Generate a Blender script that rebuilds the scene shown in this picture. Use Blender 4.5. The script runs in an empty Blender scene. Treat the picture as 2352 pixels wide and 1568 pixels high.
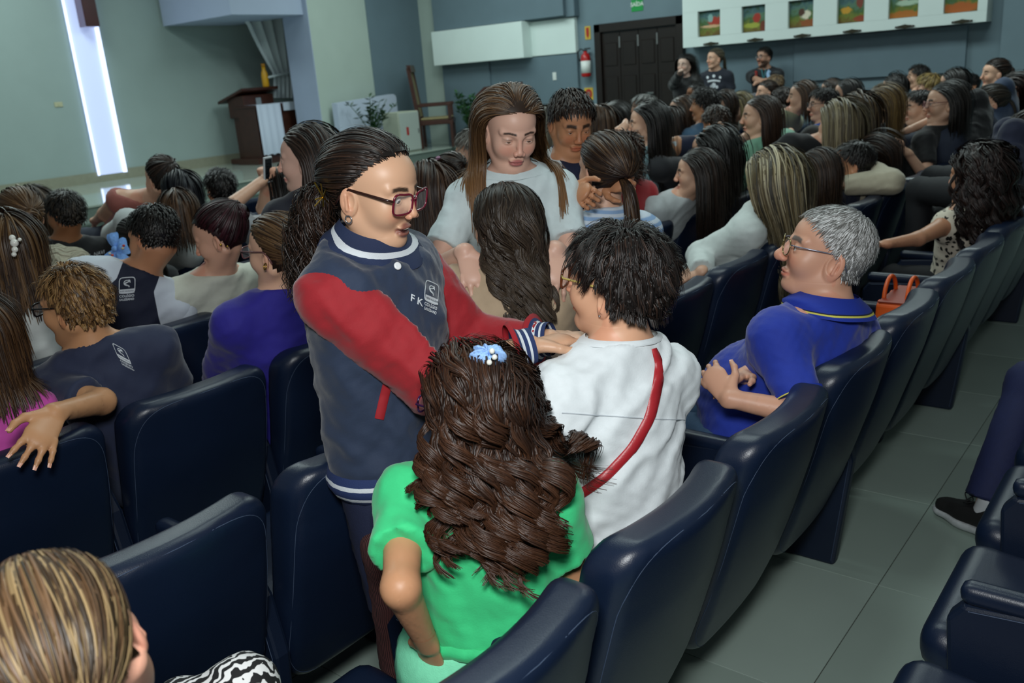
import bpy, math, random
import numpy as np
from mathutils import Vector, Matrix
from mathutils.bvhtree import BVHTree
PI = math.pi
SC = bpy.context.scene
COL = SC.collection
# ------------------------------------------------------------------ camera
CAM_H, F_PX, PITCH, ROLL, AZ = 1.70, 2029.0, math.radians(16.8), math.radians(4.46), math.radians(39.5)
_fh = np.array([-math.sin(AZ), math.cos(AZ), 0]); _rt = np.array([math.cos(AZ), math.sin(AZ), 0]); _zu = np.array([0, 0, 1.0])
CF = _fh*math.cos(PITCH) - _zu*math.sin(PITCH)
_U = _fh*math.sin(PITCH) + _zu*math.cos(PITCH)
CR = _rt*math.cos(ROLL) - _U*math.sin(ROLL)
CD = -_U*math.cos(ROLL) - _rt*math.sin(ROLL)
CC = np.array([0, 0, CAM_H])
camd = bpy.data.cameras.new('camera'); cam = bpy.data.objects.new('camera', camd); COL.objects.link(cam)
camd.sensor_width = 36; camd.lens = 36*F_PX/2352; camd.clip_start = .05; camd.clip_end = 60
_m = Matrix.Identity(4)
for i in range(3):
    _m[i][0] = CR[i]; _m[i][1] = -CD[i]; _m[i][2] = -CF[i]; _m[i][3] = CC[i]
cam.matrix_world = _m
camd.dof.use_dof = True; camd.dof.focus_distance = 2.05; camd.dof.aperture_fstop = 5.2
SC.camera = cam
# ------------------------------------------------------------------ light
SC.view_settings.view_transform = 'Standard'; SC.view_settings.look = 'None'
SC.view_settings.gamma = 1; SC.view_settings.use_curve_mapping = False
SC.view_settings.exposure = 0.0
wd = bpy.data.worlds.new('world'); SC.world = wd; wd.use_nodes = True
wd.node_tree.nodes['Background'].inputs[0].default_value = (.78, .93, .95, 1)
wd.node_tree.nodes['Background'].inputs[1].default_value = .13
def area(name, loc, target, sx, sy, power, col):
    l = bpy.data.lights.new(name, 'AREA'); l.shape = 'RECTANGLE'; l.size = sx; l.size_y = sy; l.energy = power; l.color = col
    o = bpy.data.objects.new(name, l); COL.objects.link(o); o.location = loc
    o.rotation_euler = (Vector(target)-Vector(loc)).to_track_quat('-Z', 'Y').to_euler()
    return o
area('camera_flash', (-.06, .0, 2.12), (-1.7, 2.1, .85), .34, .26, 46, (.97, 1, 1))
for _x, _y, _e in ((-2.2, 3.2, 58), (-2.2, 8.6, 95), (-6.6, 3.2, 62), (-6.6, 8.6, 120), (-11.2, 5.5, 75), (-9.0, 9.6, 60)):  # last one added to brighten the far wall
    area('ceiling_lamp', (_x, _y, 4.4), (_x, _y, 0), 2.4, 1.2, _e, (.83, 1, .97))

def px(x, y, d):            # pixel of the 2352x1568 photograph + depth along the view axis -> world point
    return CC + (CF + CR*((x-1176)/F_PX) + CD*((y-784)/F_PX))*d
def px_y(x, y, Y):
    r = CF + CR*((x-1176)/F_PX) + CD*((y-784)/F_PX); return CC + r*(Y/r[1])
def px_x(x, y, X):
    r = CF + CR*((x-1176)/F_PX) + CD*((y-784)/F_PX); return CC + r*(X/r[0])
def px_z(x, y, z):
    r = CF + CR*((x-1176)/F_PX) + CD*((y-784)/F_PX); return CC + r*((z-CAM_H)/r[2])
# ------------------------------------------------------------------ materials
MATS = {}
def srgb(h):
    if isinstance(h, str):
        h = [int(h[i:i+2], 16)/255 for i in (0, 2, 4)]
    return tuple((c/12.92 if c <= .04045 else ((c+.055)/1.055)**2.4) for c in h)
def mat(name, col=(.5, .5, .5), rough=.6, vcol=False, bump=None, metal=0, spec=.5, noise=None, emit=None, alpha=None, trans=0, sheen=0, sss=0, stripes=None):
    """procedural principled material; noise=(scale, amount) varies the colour, bump=(scale, strength), stripes=[(pos, colour)...] on attribute 's'"""
    if name in MATS: return MATS[name]
    m = bpy.data.materials.new(name); m.use_nodes = True; MATS[name] = m
    nt = m.node_tree; b = nt.nodes['Principled BSDF']; L = nt.links.new
    if isinstance(col, str): col = srgb(col)
    b.inputs['Base Color'].default_value = (*col, 1); b.inputs['Roughness'].default_value = rough
    b.inputs['Metallic'].default_value = metal; b.inputs['Specular IOR Level'].default_value = spec
    if trans: b.inputs['Transmission Weight'].default_value = trans; b.inputs['IOR'].default_value = 1.03
    if sheen: b.inputs['Sheen Weight'].default_value = sheen
    if alpha is not None: b.inputs['Alpha'].default_value = alpha
    if sss: b.inputs['Subsurface Weight'].default_value = sss; b.inputs['Subsurface Radius'].default_value = (.012, .005, .003); b.inputs['Subsurface Scale'].default_value = 1
    src = None
    if vcol:
        a = nt.nodes.new('ShaderNodeVertexColor'); a.layer_name = 'Col'; src = a.outputs[0]
    if stripes:
        a = nt.nodes.new('ShaderNodeAttribute'); a.attribute_name = 's'
        r = nt.nodes.new('ShaderNodeValToRGB'); r.color_ramp.interpolation = 'CONSTANT'
        while len(r.color_ramp.elements) < len(stripes): r.color_ramp.elements.new(1)
        for e, (p, c) in zip(r.color_ramp.elements, stripes): e.position = p; e.color = (*(srgb(c) if isinstance(c, str) else c), 1)
        L(a.outputs['Fac'], r.inputs[0]); src = r.outputs[0]
    tc = None
    if noise or bump:
        tc = nt.nodes.new('ShaderNodeTexCoord')
    if noise:
        n = nt.nodes.new('ShaderNodeTexNoise'); n.inputs['Scale'].default_value = noise[0]; n.inputs['Detail'].default_value = 5
        L(tc.outputs['Object'], n.inputs['Vector'])
        mr = nt.nodes.new('ShaderNodeMapRange'); mr.inputs[1].default_value = .25; mr.inputs[2].default_value = .75
        mr.inputs[3].default_value = 1-noise[1]; mr.inputs[4].default_value = 1+noise[1]; L(n.outputs[0], mr.inputs[0])
        mx = nt.nodes.new('ShaderNodeVectorMath'); mx.operation = 'SCALE'
        if src: L(src, mx.inputs[0])
        else: mx.inputs[0].default_value = col
        L(mr.outputs[0], mx.inputs['Scale']); src = mx.outputs[0]
    if src: L(src, b.inputs['Base Color'])
    if bump:
        n = nt.nodes.new('ShaderNodeTexNoise'); n.inputs['Scale'].default_value = bump[0]; n.inputs['Detail'].default_value = 3
        L(tc.outputs['Object'], n.inputs['Vector'])
        bp = nt.nodes.new('ShaderNodeBump'); bp.inputs['Strength'].default_value = bump[1]; bp.inputs['Distance'].default_value = .004
        L(n.outputs[0], bp.inputs['Height']); L(bp.outputs[0], b.inputs['Normal'])
    if emit:
        b.inputs['Emission Color'].default_value = (*emit[0], 1); b.inputs['Emission Strength'].default_value = emit[1]
    return m
# ------------------------------------------------------------------ mesh helpers
def fast_mesh(name, v, q, nrm=None, colr=None, s=None):
    """numpy verts (n,3) and faces (m,3|4) -> mesh"""
    v = np.asarray(v, np.float32); q = np.asarray(q, np.int32); k = q.shape[1]
    me = bpy.data.meshes.new(name)
    me.vertices.add(len(v)); me.vertices.foreach_set('co', v.ravel())
    me.loops.add(q.size); me.loops.foreach_set('vertex_index', q.ravel())
    me.polygons.add(len(q)); me.polygons.foreach_set('loop_start', np.arange(0, q.size, k, dtype=np.int32))
    me.polygons.foreach_set('use_smooth', np.ones(len(q), bool))
    if colr is not None:
        a = me.color_attributes.new('Col', 'FLOAT_COLOR', 'POINT')
        c4 = np.ones((len(v), 4), np.float32); c4[:, :3] = colr; a.data.foreach_set('color', c4.ravel())
    if s is not None:
        a = me.attributes.new('s', 'FLOAT', 'POINT'); a.data.foreach_set('value', np.asarray(s, np.float32))
    me.update(); me.validate()
    if nrm is not None and len(me.vertices) == len(v):
        me.normals_split_custom_set_from_vertices(np.asarray(nrm, np.float32))
    return me
class MB:
    """collects plain polygons and builds one mesh object"""
    def __init__(s): s.v = []; s.f = []
    def add(s, v, f):
        o = len(s.v); s.v += [tuple(map(float, p)) for p in v]; s.f += [tuple(int(i)+o for i in q) for q in f]; return s
    def box(s, x0, x1, y0, y1, z0, z1, b=0):
        if b <= 0:
            return s.add([(x, y, z) for z in (z0, z1) for y in (y0, y1) for x in (x0, x1)],
                         [(0, 2, 3, 1), (4, 5, 7, 6), (0, 1, 5, 4), (2, 6, 7, 3), (0, 4, 6, 2), (1, 3, 7, 5)])
        v = []; c = [(x0, x1), (y0, y1), (z0, z1)]
        vs = {}
        for i in range(8):
            sg = [(i >> a) & 1 for a in range(3)]
            for a in range(3):
                p = [c[j][sg[j]] + (0 if j == a else (b if not sg[j] else -b)) for j in range(3)]
                vs[(i, a)] = len(v); v.append(p)
        f = []
        for a in range(3):
            o = [j for j in range(3) if j != a]
            for sd in (0, 1):
                ids = [(sd << a) | (p << o[0]) | (q << o[1]) for p, q in ((0, 0), (1, 0), (1, 1), (0, 1))]
                r = [vs[(i, a)] for i in ids]
                if (sd == 0) != (a == 1): r.reverse()
                f.append(r)
        for a in range(3):                      # edges along axis a
            o = [j for j in range(3) if j != a]
            for p in (0, 1):
                for q in (0, 1):
                    i0 = (p << o[0]) | (q << o[1]); i1 = i0 | (1 << a)
                    f.append([vs[(i0, o[0])], vs[(i1, o[0])], vs[(i1, o[1])], vs[(i0, o[1])]])
        for i in range(8): f.append([vs[(i, 0)], vs[(i, 1)], vs[(i, 2)]])
        return s.add(v, f)
    def prism(s, poly, axis, a, b):
        """extrude a 2D polygon; axis 0: poly is (y,z) along x; 1: (x,z) along y; 2: (x,y) along z"""
        n = len(poly); mk = {0: lambda p, t: (t, p[0], p[1]), 1: lambda p, t: (p[0], t, p[1]), 2: lambda p, t: (p[0], p[1], t)}[axis]
        return s.add([mk(p, a) for p in poly]+[mk(p, b) for p in poly],
                     [tuple(range(n))[::-1], tuple(range(n, 2*n))]+[(i, (i+1) % n, n+(i+1) % n, n+i) for i in range(n)])
    def tube(s, pts, r, n=8, closed=False, flat=1.0):
        v, f = tube_np(pts, r, n, closed, flat); return s.add(v, f)
    def lathe(s, prof, n=20, c=(0, 0, 0)):
        v = [(c[0]+r*math.cos(2*PI*i/n), c[1]+r*math.sin(2*PI*i/n), c[2]+z) for r, z in prof for i in range(n)]
        f = [(j*n+i, j*n+(i+1) % n, (j+1)*n+(i+1) % n, (j+1)*n+i) for j in range(len(prof)-1) for i in range(n)]
        return s.add(v, f+[tuple(range(n))[::-1], tuple(range((len(prof)-1)*n, len(prof)*n))])
    def build(s, name, m, parent=None, smooth=False):
        me = bpy.data.meshes.new(name); me.from_pydata(s.v, [], s.f); 
        import bmesh
        bm = bmesh.new(); bm.from_mesh(me); bmesh.ops.recalc_face_normals(bm, faces=bm.faces); bm.to_mesh(me); bm.free()
        if smooth: me.polygons.foreach_set('use_smooth', [True]*len(me.polygons))
        return mobj(name, me, m, parent)
def mobj(name, me, m=None, parent=None):
    o = bpy.data.objects.new(name, me); COL.objects.link(o)
    if m is not None and len(me.materials) == 0: me.materials.append(m)
    if parent is not None: o.parent = parent
    return o
def tube_np(pts, r, n=8, closed=False, flat=1.0):
    P = np.asarray(pts, float); N = len(P); R = np.broadcast_to(np.asarray(r, float), (N,))
    T = (np.roll(P, -1, 0)-np.roll(P, 1, 0)) if closed else np.gradient(P, axis=0)
    T /= np.linalg.norm(T, axis=1)[:, None]+1e-12
    u = np.cross(T[0], [0, 0, 1]); u = u if np.linalg.norm(u) > .1 else np.cross(T[0], [1, 0, 0]); u /= np.linalg.norm(u)
    V = []
    for i in range(N):
        u = u-T[i]*(u@T[i]); u /= np.linalg.norm(u)+1e-12; w = np.cross(T[i], u)
        a = np.arange(n)*2*PI/n
        V.append(P[i]+R[i]*(np.cos(a)[:, None]*u+flat*np.sin(a)[:, None]*w))
    V = np.concatenate(V); F = []
    for i in range(N if closed else N-1):
        j = (i+1) % N
        F += [(i*n+k, i*n+(k+1) % n, j*n+(k+1) % n, j*n+k) for k in range(n)]
    if not closed: F += [tuple(range(n))[::-1], tuple(range((N-1)*n, N*n))]
    return V, F
def tag(o, label=None, cat=None, group=None, kind=None):
    if label: o['label'] = label
    if cat: o['category'] = cat
    if group: o['group'] = group
    if kind: o['kind'] = kind
    return o
def empty(name, loc=(0, 0, 0), rz=0):
    o = bpy.data.objects.new(name, None); COL.objects.link(o); o.location = loc; o.rotation_euler = (0, 0, rz); o.empty_display_size = .1
    return o
def st(o, label=None, cat=None): return tag(o, label, cat, kind='structure')
# ------------------------------------------------------------------ distance-field modelling (numpy) -> continuous meshes
def nz(v): v = np.asarray(v, float); return v/(np.linalg.norm(v)+1e-12)
def smin(a, b, k):
    if k <= 0: return np.minimum(a, b)
    h = np.maximum(np.float32(k)-np.abs(a-b), 0); h *= h
    return np.minimum(a, b)-h*np.float32(.25/k)
def smax(a, b, k): return -smin(-a, -b, k)
def xyz(P):
    return P if isinstance(P, tuple) else (P[..., 0], P[..., 1], P[..., 2])
class RC:
    """round cone a(ra) -> b(rb); flat = depth/width along the axis dpt (elliptic section)"""
    def __init__(s, a, b, ra, rb, k=.02, dpt=None, flat=1.0, sub=False):
        s.a = np.asarray(a, float); s.b = np.asarray(b, float); s.ra = ra; s.rb = rb; s.k = k; s.sub = sub
        s.dpt = None if dpt is None else nz(dpt); s.flat = flat
        s.c = (s.a+s.b)/2; s.R = np.linalg.norm(s.b-s.a)/2+max(ra, rb)
    def grow(s, o): return RC(s.a, s.b, s.ra+o, s.rb+o, s.k, s.dpt, (s.flat*s.ra+o)/(s.ra+o) if s.dpt is not None else 1, s.sub)
    def __call__(s, P):
        x, y, z = xyz(P); x = x-np.float32(s.a[0]); y = y-np.float32(s.a[1]); z = z-np.float32(s.a[2]); ba = s.b-s.a
        if s.dpt is not None and s.flat != 1:
            A = np.eye(3)+np.outer(s.dpt, s.dpt)*(1/s.flat-1); ba = A@ba; G = (A.T@A).astype(np.float32); w = (A.T@ba)
            n2 = x*(G[0, 0]*x+2*G[0, 1]*y)+G[1, 1]*y*y+z*(G[2, 2]*z+2*G[1, 2]*y)+2*G[0, 2]*x*z
        else: n2 = x*x+y*y+z*z; w = ba
        bb = float(ba@ba)+1e-12; w = w.astype(np.float32)
        t = (w[0]*x+w[1]*y)+w[2]*z; h = np.clip(t*np.float32(1/bb), 0, 1)
        d = np.sqrt(np.maximum(n2-2*h*t+h*h*np.float32(bb), 0))-(np.float32(s.ra)+np.float32(s.rb-s.ra)*h)
        return d*np.float32(s.flat) if s.flat < 1 else d
class EL:
    """ellipsoid, M rows = axes"""
    def __init__(s, c, r, M=None, k=.02, sub=False):
        s.c = np.asarray(c, float); s.r = np.asarray(r, float); s.M = None if M is None else np.asarray(M, float); s.k = k; s.sub = sub; s.R = float(max(s.r))
    def grow(s, o): return EL(s.c, s.r+o, s.M, s.k, s.sub)
    def __call__(s, P):
        x, y, z = xyz(P); x = x-np.float32(s.c[0]); y = y-np.float32(s.c[1]); z = z-np.float32(s.c[2])
        M = (np.eye(3) if s.M is None else s.M).astype(np.float32); k0 = 0; k1 = 0
        for i in range(3):
            q = (x if (s.M is None and i == 0) else y if (s.M is None and i == 1) else z if s.M is None else (M[i, 0]*x+M[i, 1]*y)+M[i, 2]*z)*np.float32(1/s.r[i])
            q2 = q*q; k0 = k0+q2; k1 = k1+q2*np.float32(1/s.r[i]**2)
        k0 = np.sqrt(k0); return k0*(k0-1)/(np.sqrt(k1)+np.float32(1e-9))
class GR:
    """a union of prims cut by half spaces [(point, normal outward)]"""
    def __init__(s, prims, cuts=(), k=.02, kc=.004, sub=False):
        s.p = prims; s.cuts = cuts; s.k = k; s.kc = kc; s.sub = sub
        lo = np.min([q.c-q.R for q in prims], 0); hi = np.max([q.c+q.R for q in prims], 0)
        s.c = (lo+hi)/2; s.R = float(np.linalg.norm(hi-lo)/2); s.lo = lo; s.hi = hi
    def __call__(s, P):
        d = None
        for q in s.p:
            e = q(P); d = e if d is None else (smax(d, -e, q.k) if q.sub else smin(d, e, q.k))
        for p0, n in s.cuts: d = smax(d, (P-p0)@n, s.kc)
        return d
def sd_pts(prims, P):
    d = None
    for q in prims:
        if q.sub: continue
        e = q(P); d = e if d is None else smin(d, e, q.k)
    return d
def sd_grad(prims, P, e=.004):
    d = sd_pts(prims, P); g = np.stack([sd_pts(prims, P+np.eye(3)[i]*e)-d for i in range(3)], -1)
    return d, g/(np.linalg.norm(g, axis=-1, keepdims=True)+1e-9)
def field(prims, lo, shape, res, cuts=(), kc=.004, mar=0):
    F = np.full(shape, .5, np.float32)
    ax = [lo[i]+res*np.arange(shape[i]) for i in range(3)]
    for q in prims:
        m = max(q.k+2.5*res, mar)
        qlo, qhi = (q.lo, q.hi) if hasattr(q, 'lo') else (q.c-q.R, q.c+q.R)
        sl = []
        for i in range(3):
            a = int(max(0, math.floor((qlo[i]-m-lo[i])/res))); b = int(min(shape[i], math.ceil((qhi[i]+m-lo[i])/res)+1))
            sl.append(slice(a, b))
        if any(t.stop <= t.start for t in sl): continue
        w = [ax[i][sl[i]].astype(np.float32) for i in range(3)]; g = (w[0][:, None, None], w[1][None, :, None], w[2][None, None, :])
        if isinstance(q, GR):
            d = field(q.p, np.array([t[0] for t in w], float), tuple(len(t) for t in w), res)
            for p0, n in q.cuts: n = np.asarray(n, np.float32); d = smax(d, g[0]*n[0]+g[1]*n[1]+g[2]*n[2]-np.float32(p0@n), q.kc)
        elif isinstance(q, (RC, EL)): d = q(g)
        else: d = q(np.stack(np.meshgrid(*w, indexing='ij'), -1)).astype(np.float32)
        f = F[tuple(sl)]
        F[tuple(sl)] = smax(f, -d, q.k) if q.sub else smin(f, d, q.k)
    return F
_E = [(0, 1), (2, 3), (4, 5), (6, 7), (0, 2), (1, 3), (4, 6), (5, 7), (0, 4), (1, 5), (2, 6), (3, 7)]
_O = np.array([[(i >> 2) & 1, (i >> 1) & 1, i & 1] for i in range(8)])
def snets(F, lo, res):
    """naive surface nets; returns verts, quads, normals"""
    S = F < 0
    n = [t-1 for t in F.shape]
    cn = np.zeros(n, np.int8)
    for o in _O: cn += S[o[0]:o[0]+n[0], o[1]:o[1]+n[1], o[2]:o[2]+n[2]]
    act = (cn > 0) & (cn < 8); idx = np.argwhere(act)
    if len(idx) == 0: return np.zeros((0, 3)), np.zeros((0, 4), int), np.zeros((0, 3))
    V = np.stack([F[idx[:, 0]+o[0], idx[:, 1]+o[1], idx[:, 2]+o[2]] for o in _O], 1)
    acc = np.zeros((len(idx), 3)); cnt = np.zeros(len(idx))
    for a, b in _E:
        va, vb = V[:, a], V[:, b]; mk = (va < 0) != (vb < 0)
        t = np.where(mk, va/np.where(mk, va-vb, 1), 0)
        p = _O[a]+t[:, None]*(_O[b]-_O[a]); acc += p*mk[:, None]; cnt += mk
    loc = acc/cnt[:, None]
    f = loc.clip(.02, .98)
    fx, fy, fz = f[:, :1], f[:, 1:2], f[:, 2:3]
    W = V.reshape(-1, 2, 2, 2)
    gx = ((W[:, 1]-W[:, 0])*np.stack([(1-fy)*(1-fz), (1-fy)*fz, fy*(1-fz), fy*fz], 2).reshape(-1, 2, 2)).sum((1, 2))
    gy = ((W[:, :, 1]-W[:, :, 0])*np.stack([(1-fx)*(1-fz), (1-fx)*fz, fx*(1-fz), fx*fz], 2).reshape(-1, 2, 2)).sum((1, 2))
    gz = ((W[..., 1]-W[..., 0])*np.stack([(1-fx)*(1-fy), (1-fx)*fy, fx*(1-fy), fx*fy], 2).reshape(-1, 2, 2)).sum((1, 2))
    N = np.stack([gx, gy, gz], 1); N /= np.linalg.norm(N, axis=1, keepdims=True)+1e-12
    vid = np.full(n, -1, np.int32); vid[act] = np.arange(len(idx))
    Q = []
    for ax in range(3):
        o = [i for i in range(3) if i != ax]
        s0 = [slice(None)]*3; s1 = [slice(None)]*3
        s0[ax] = slice(0, -1); s1[ax] = slice(1, None)
        for i in o: s0[i] = slice(1, -1); s1[i] = slice(1, -1)
        a, b = S[tuple(s0)], S[tuple(s1)]
        e = np.argwhere(a != b)
        if len(e) == 0: continue
        sg = a[e[:, 0], e[:, 1], e[:, 2]]
        base = e.copy(); base[:, o[0]] += 1; base[:, o[1]] += 1
        def g(d0, d1):
            c = base.copy(); c[:, o[0]] -= d0; c[:, o[1]] -= d1; return vid[c[:, 0], c[:, 1], c[:, 2]]
        q = np.stack([g(1, 1), g(0, 1), g(0, 0), g(1, 0)], 1)
        flip = sg if ax == 1 else ~sg
        q[flip] = q[flip][:, ::-1]; Q.append(q)
    return lo+(idx+loc)*res, np.concatenate(Q), N
def sdf_mesh(prims, res, boxes=(), cuts=(), kc=.004, pad=None):
    """boxes: [(centre, half, res)] meshed finer; the coarse mesh leaves them out"""
    lo = np.min([(q.lo if hasattr(q, 'lo') else q.c-q.R) for q in prims if not q.sub], 0)-2*res
    hi = np.max([(q.hi if hasattr(q, 'hi') else q.c+q.R) for q in prims if not q.sub], 0)+2*res
    shape = tuple(int(t) for t in np.ceil((hi-lo)/res)+1)
    v, q, n = snets(field(prims, lo, shape, res, cuts, kc), lo, res)
    for c, h, r in boxes:
        ins = (np.abs(v-c) < np.asarray(h)-res*1.01).all(1)
        q = q[~ins[q].all(1)]
    VS, QS, NS = [v], [q], [n]; off = len(v)
    for c, h, r in boxes:
        l = np.asarray(c)-h; sh = tuple(int(t) for t in np.ceil(2*np.asarray(h)/r)+1)
        v2, q2, n2 = snets(field(prims, l, sh, r, cuts, kc), l, r)
        VS.append(v2); QS.append(q2+off); NS.append(n2); off += len(v2)
    v, q, n = np.concatenate(VS), np.concatenate(QS), np.concatenate(NS)
    used = np.zeros(len(v), bool); used[q.ravel()] = True
    mp = np.cumsum(used)-1
    return v[used], mp[q], n[used]
def wob(P, sc, seed, warp=1.2):
    """smooth pseudo noise in about [-1,1]"""
    r = np.random.RandomState(seed); o = np.zeros(len(P))
    for i in range(5):
        k = r.normal(size=3)*sc*(1+.5*i); m = r.normal(size=3)*sc*.6
        o += np.sin(P@k+r.rand()*6.3+warp*np.sin(P@m+r.rand()*6.3))/(1+.35*i)
    return o/3
def ridges(P, d, freq, seed, warp=.8, sc=7):
    """long folds running across direction d"""
    r = np.random.RandomState(seed)
    t = P@nz(d)*freq*2*PI+warp*2*wob(P, sc, seed+1)
    s = .5+.5*np.sin(t+r.rand()*6); return s*s*(.4+.6*(.5+.5*wob(P, sc*.7, seed+2)))

class GridSdf:
    """a distance field sampled once on a grid; fast distance and gradient lookups"""
    def __init__(s, prims, lo, hi, res=.010, mar=.08):
        s.lo = np.asarray(lo); s.res = res; s.sh = tuple(int(t) for t in np.ceil((np.asarray(hi)-s.lo)/res)+1)
        s.F = field([q for q in prims if not q.sub], s.lo, s.sh, res, mar=mar)
        s.G = np.stack(np.gradient(s.F, res), -1).astype(np.float32)
    def __call__(s, P):
        t = (P-s.lo)/s.res; t = np.clip(t, 0, np.array(s.sh)-1.001); i = t.astype(int); f = (t-i)
        d = 0; g = 0
        for o in _O:
            w = np.prod(np.where(o, f, 1-f), -1); j = i+o; d = d+w*s.F[j[:, 0], j[:, 1], j[:, 2]]; g = g+w[:, None]*s.G[j[:, 0], j[:, 1], j[:, 2]]
        return d, g/(np.linalg.norm(g, axis=1, keepdims=True)+1e-6)
# ------------------------------------------------------------------ room
M_wall = mat('painted_plaster_white', '98a9a6', .75, noise=(3, .03), bump=(60, .05))
M_cream = mat('painted_plaster_warm_white', 'a6b4ab', .75, noise=(3, .03))
M_lilac = mat('lilac_tinted_plaster', '9fabc0', .75, noise=(3, .03))  # on the pillar side this lilac stands in for the strip's blue light
M_grey = mat('painted_panel_blue_grey', '62757f', .7, noise=(4, .04), bump=(70, .05))
M_greyd = mat('painted_wall_blue_grey', '6b7f88', .7, noise=(4, .04))
M_box = mat('painted_white_box', 'd6e3df', .7, noise=(3, .02))
M_skirt = mat('beige_stone_skirting', '8f8f7d', .4, noise=(20, .08))
M_stage = mat('polished_stage_tile', 'a9b3a8', .06, noise=(8, .05), spec=.7)
M_granite = mat('grey_green_granite', '6d7a72', .35, noise=(90, .4))
M_wood = mat('dark_stained_wood', '3a1c12', .35, noise=(12, .25))
M_door = mat('very_dark_door_wood', '170e0a', .4, noise=(9, .25))
M_metal = mat('brushed_steel', 'b8b8b8', .3, metal=1)
YW = 12.0; XB = -13.35; XS = -10.3; ZS = .60
# floor: grey ceramic tiles, each near tile its own piece
M_sub = mat('dark_tile_joint', '4a4e48', .8)
M_tile = [mat('grey_ceramic_tile_%d' % i, c, .38, noise=(2.2, .05), bump=(30, .02)) for i, c in enumerate(('93a49b', '97a89f', '8fa097'))]
fl = st(MB().box(XS-.2, 3, -2.5, YW, -.06, -.004).build('floor', M_sub))
TS = .65; ntile = 0
tme = {}
for m_ in range(3):
    me = MB().box(.0015, TS-.0015, .0015, TS-.0015, -.02, 0, .0008).build('floor_tile', M_tile[m_], fl); tme[m_] = me.data; bpy.data.objects.remove(me)
rt = random.Random(3)
for ix in range(-6, 2):
    for iy in range(-1, 12):
        X0, Y0 = -.73+ix*TS, 2.03+(iy-3)*TS
        if X0 > 1.2 or Y0 < -.7: continue
        o = mobj('floor_tile', tme[rt.randrange(3)], None, fl); o.location = (X0, Y0, 0); ntile += 1
far = MB()
for ix in range(-14, 6):
    for iy in range(-6, 19):
        if -6 <= ix < 2 and -1 <= iy < 12 and not (-.73+ix*TS > 1.2 or 2.03+(iy-3)*TS < -.7): continue
        X0, Y0 = -.73+ix*TS, 2.03+(iy-3)*TS
        if X0 < XS-.1 or Y0 > YW-.1 or Y0 < -2.3 or X0 > 2.6: continue
        far.box(X0+.0015, X0+TS-.0015, Y0+.0015, min(Y0+TS, YW)-.0015, -.02, 0)
tag(far.build('floor_tile_field', M_tile[0], fl), kind='stuff')
# stage with granite steps
stg = st(MB().box(XB, XS, -3, YW, -.05, ZS-.02).build('stage_platform', M_granite))
MB().box(XB, XS+.02, -3, YW, ZS-.02, ZS).build('stage_floor_slab', M_stage, stg)
for i in range(3):
    MB().box(XS-.01, XS+.30*(3-i), -3, YW-.0, .0+.15*i-.002, .15*(i+1)-.03).build('step_riser', M_granite, stg)
    MB().box(XS-.01, XS+.30*(3-i)+.02, -3, YW-.0, .15*(i+1)-.03, .15*(i+1), .004).build('step_tread', M_granite, stg)
st(MB().box(XB-.2, XB, -3, YW+.2, -.05, 4.6).build('wall_stage', M_wall))
st(MB().box(XB, XB+.025, -3, 9.9, ZS, ZS+.15).build('baseboard_stage', M_skirt))
# side wall: plain, with raised panels
st(MB().box(XB-.2, 4, YW, YW+.2, -.05, 4.6).build('wall_side', M_greyd))
def ypanel(name, x0, x1, z0, z1, dep, m, label=None, cat=None, Y=YW):
    return st(MB().box(x0, x1, Y-dep, Y+.002, z0, z1, .004).build(name, m), label, cat)
ypanel('wall_panel', -10.9, -8.2, 2.49, 4.5, .22, M_grey)
ypanel('wall_panel', -8.95, -8.05, 2.47, 4.5, .14, M_grey)
ypanel('wall_panel', -10.9, -8.95, 1.93, 2.48, .30, M_box)
ypanel('wall_panel', -8.95, -8.1, 1.94, 2.46, .08, M_box)
ypanel('wall_panel', -11.4, -10.9, 0, 4.5, .05, M_cream)
ypanel('wall_panel', -10.9, -9.85, 0, 1.93, .10, M_grey)
ypanel('wall_panel', -9.85, -8.1, 1.14, 1.94, .06, M_grey)
# proscenium: pillar, beam
_pc = px_x(722, 140, -11.4)[1]; _pd = px_y(664, 140, _pc)[0]
st(MB().box(_pd, -11.4, _pc, 10.72, ZS, 4.5).build('pillar_proscenium', M_cream))
st(MB().box(-11.93, -11.38, 10.72, YW, ZS, 4.5).build('wall_proscenium', M_grey))
st(MB().box(_pd, -11.402, _pc-.012, _pc, ZS, 4.5).build('pillar_glow_slab_1', M_lilac))  # added slab; blue glow of the light strip painted into its colour
_b = px_x(522, 35, -11.6)
st(MB().box(-13.3, -11.5, _b[1], _pc-.01, _b[2], 4.5).build('beam_proscenium', M_lilac))
# glowing recess with the wooden cross
_l0, _l1 = px_x(222, 388, XB+.03), px_x(288, 380, XB+.03)
_ly0, _ly1 = _l0[1], _l1[1]
M_led = mat('lit_recess_panel', (.75, .8, 1), .5, emit=((.45, .55, 1.0), .5))
M_led2 = mat('led_tube', (.8, .85, 1), .5, emit=((.6, .7, 1), 1.8))
led = tag(empty('light_recess', (XB, (_ly0+_ly1)/2, ZS)), 'tall glowing blue-white light strip on the stage wall behind the cross', 'light')
MB().box(.012, .03, -(_ly1-_ly0)/2, (_ly1-_ly0)/2, .10, 3.9).build('backlit_panel', M_led, led)
MB().box(.03, .055, (_ly1-_ly0)/2-.05, (_ly1-_ly0)/2, .10, 3.9).build('led_tube', M_led2, led)
MB().box(.03, .05, -(_ly1-_ly0)/2, -(_ly1-_ly0)/2+.025, .10, 3.9).build('led_tube', M_led2, led)
_lt = bpy.data.lights.new('recess_glow', 'AREA'); _lt.shape = 'RECTANGLE'; _lt.size = .6; _lt.size_y = 3.2; _lt.energy = 6; _lt.color = (.5, .6, 1)
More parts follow.
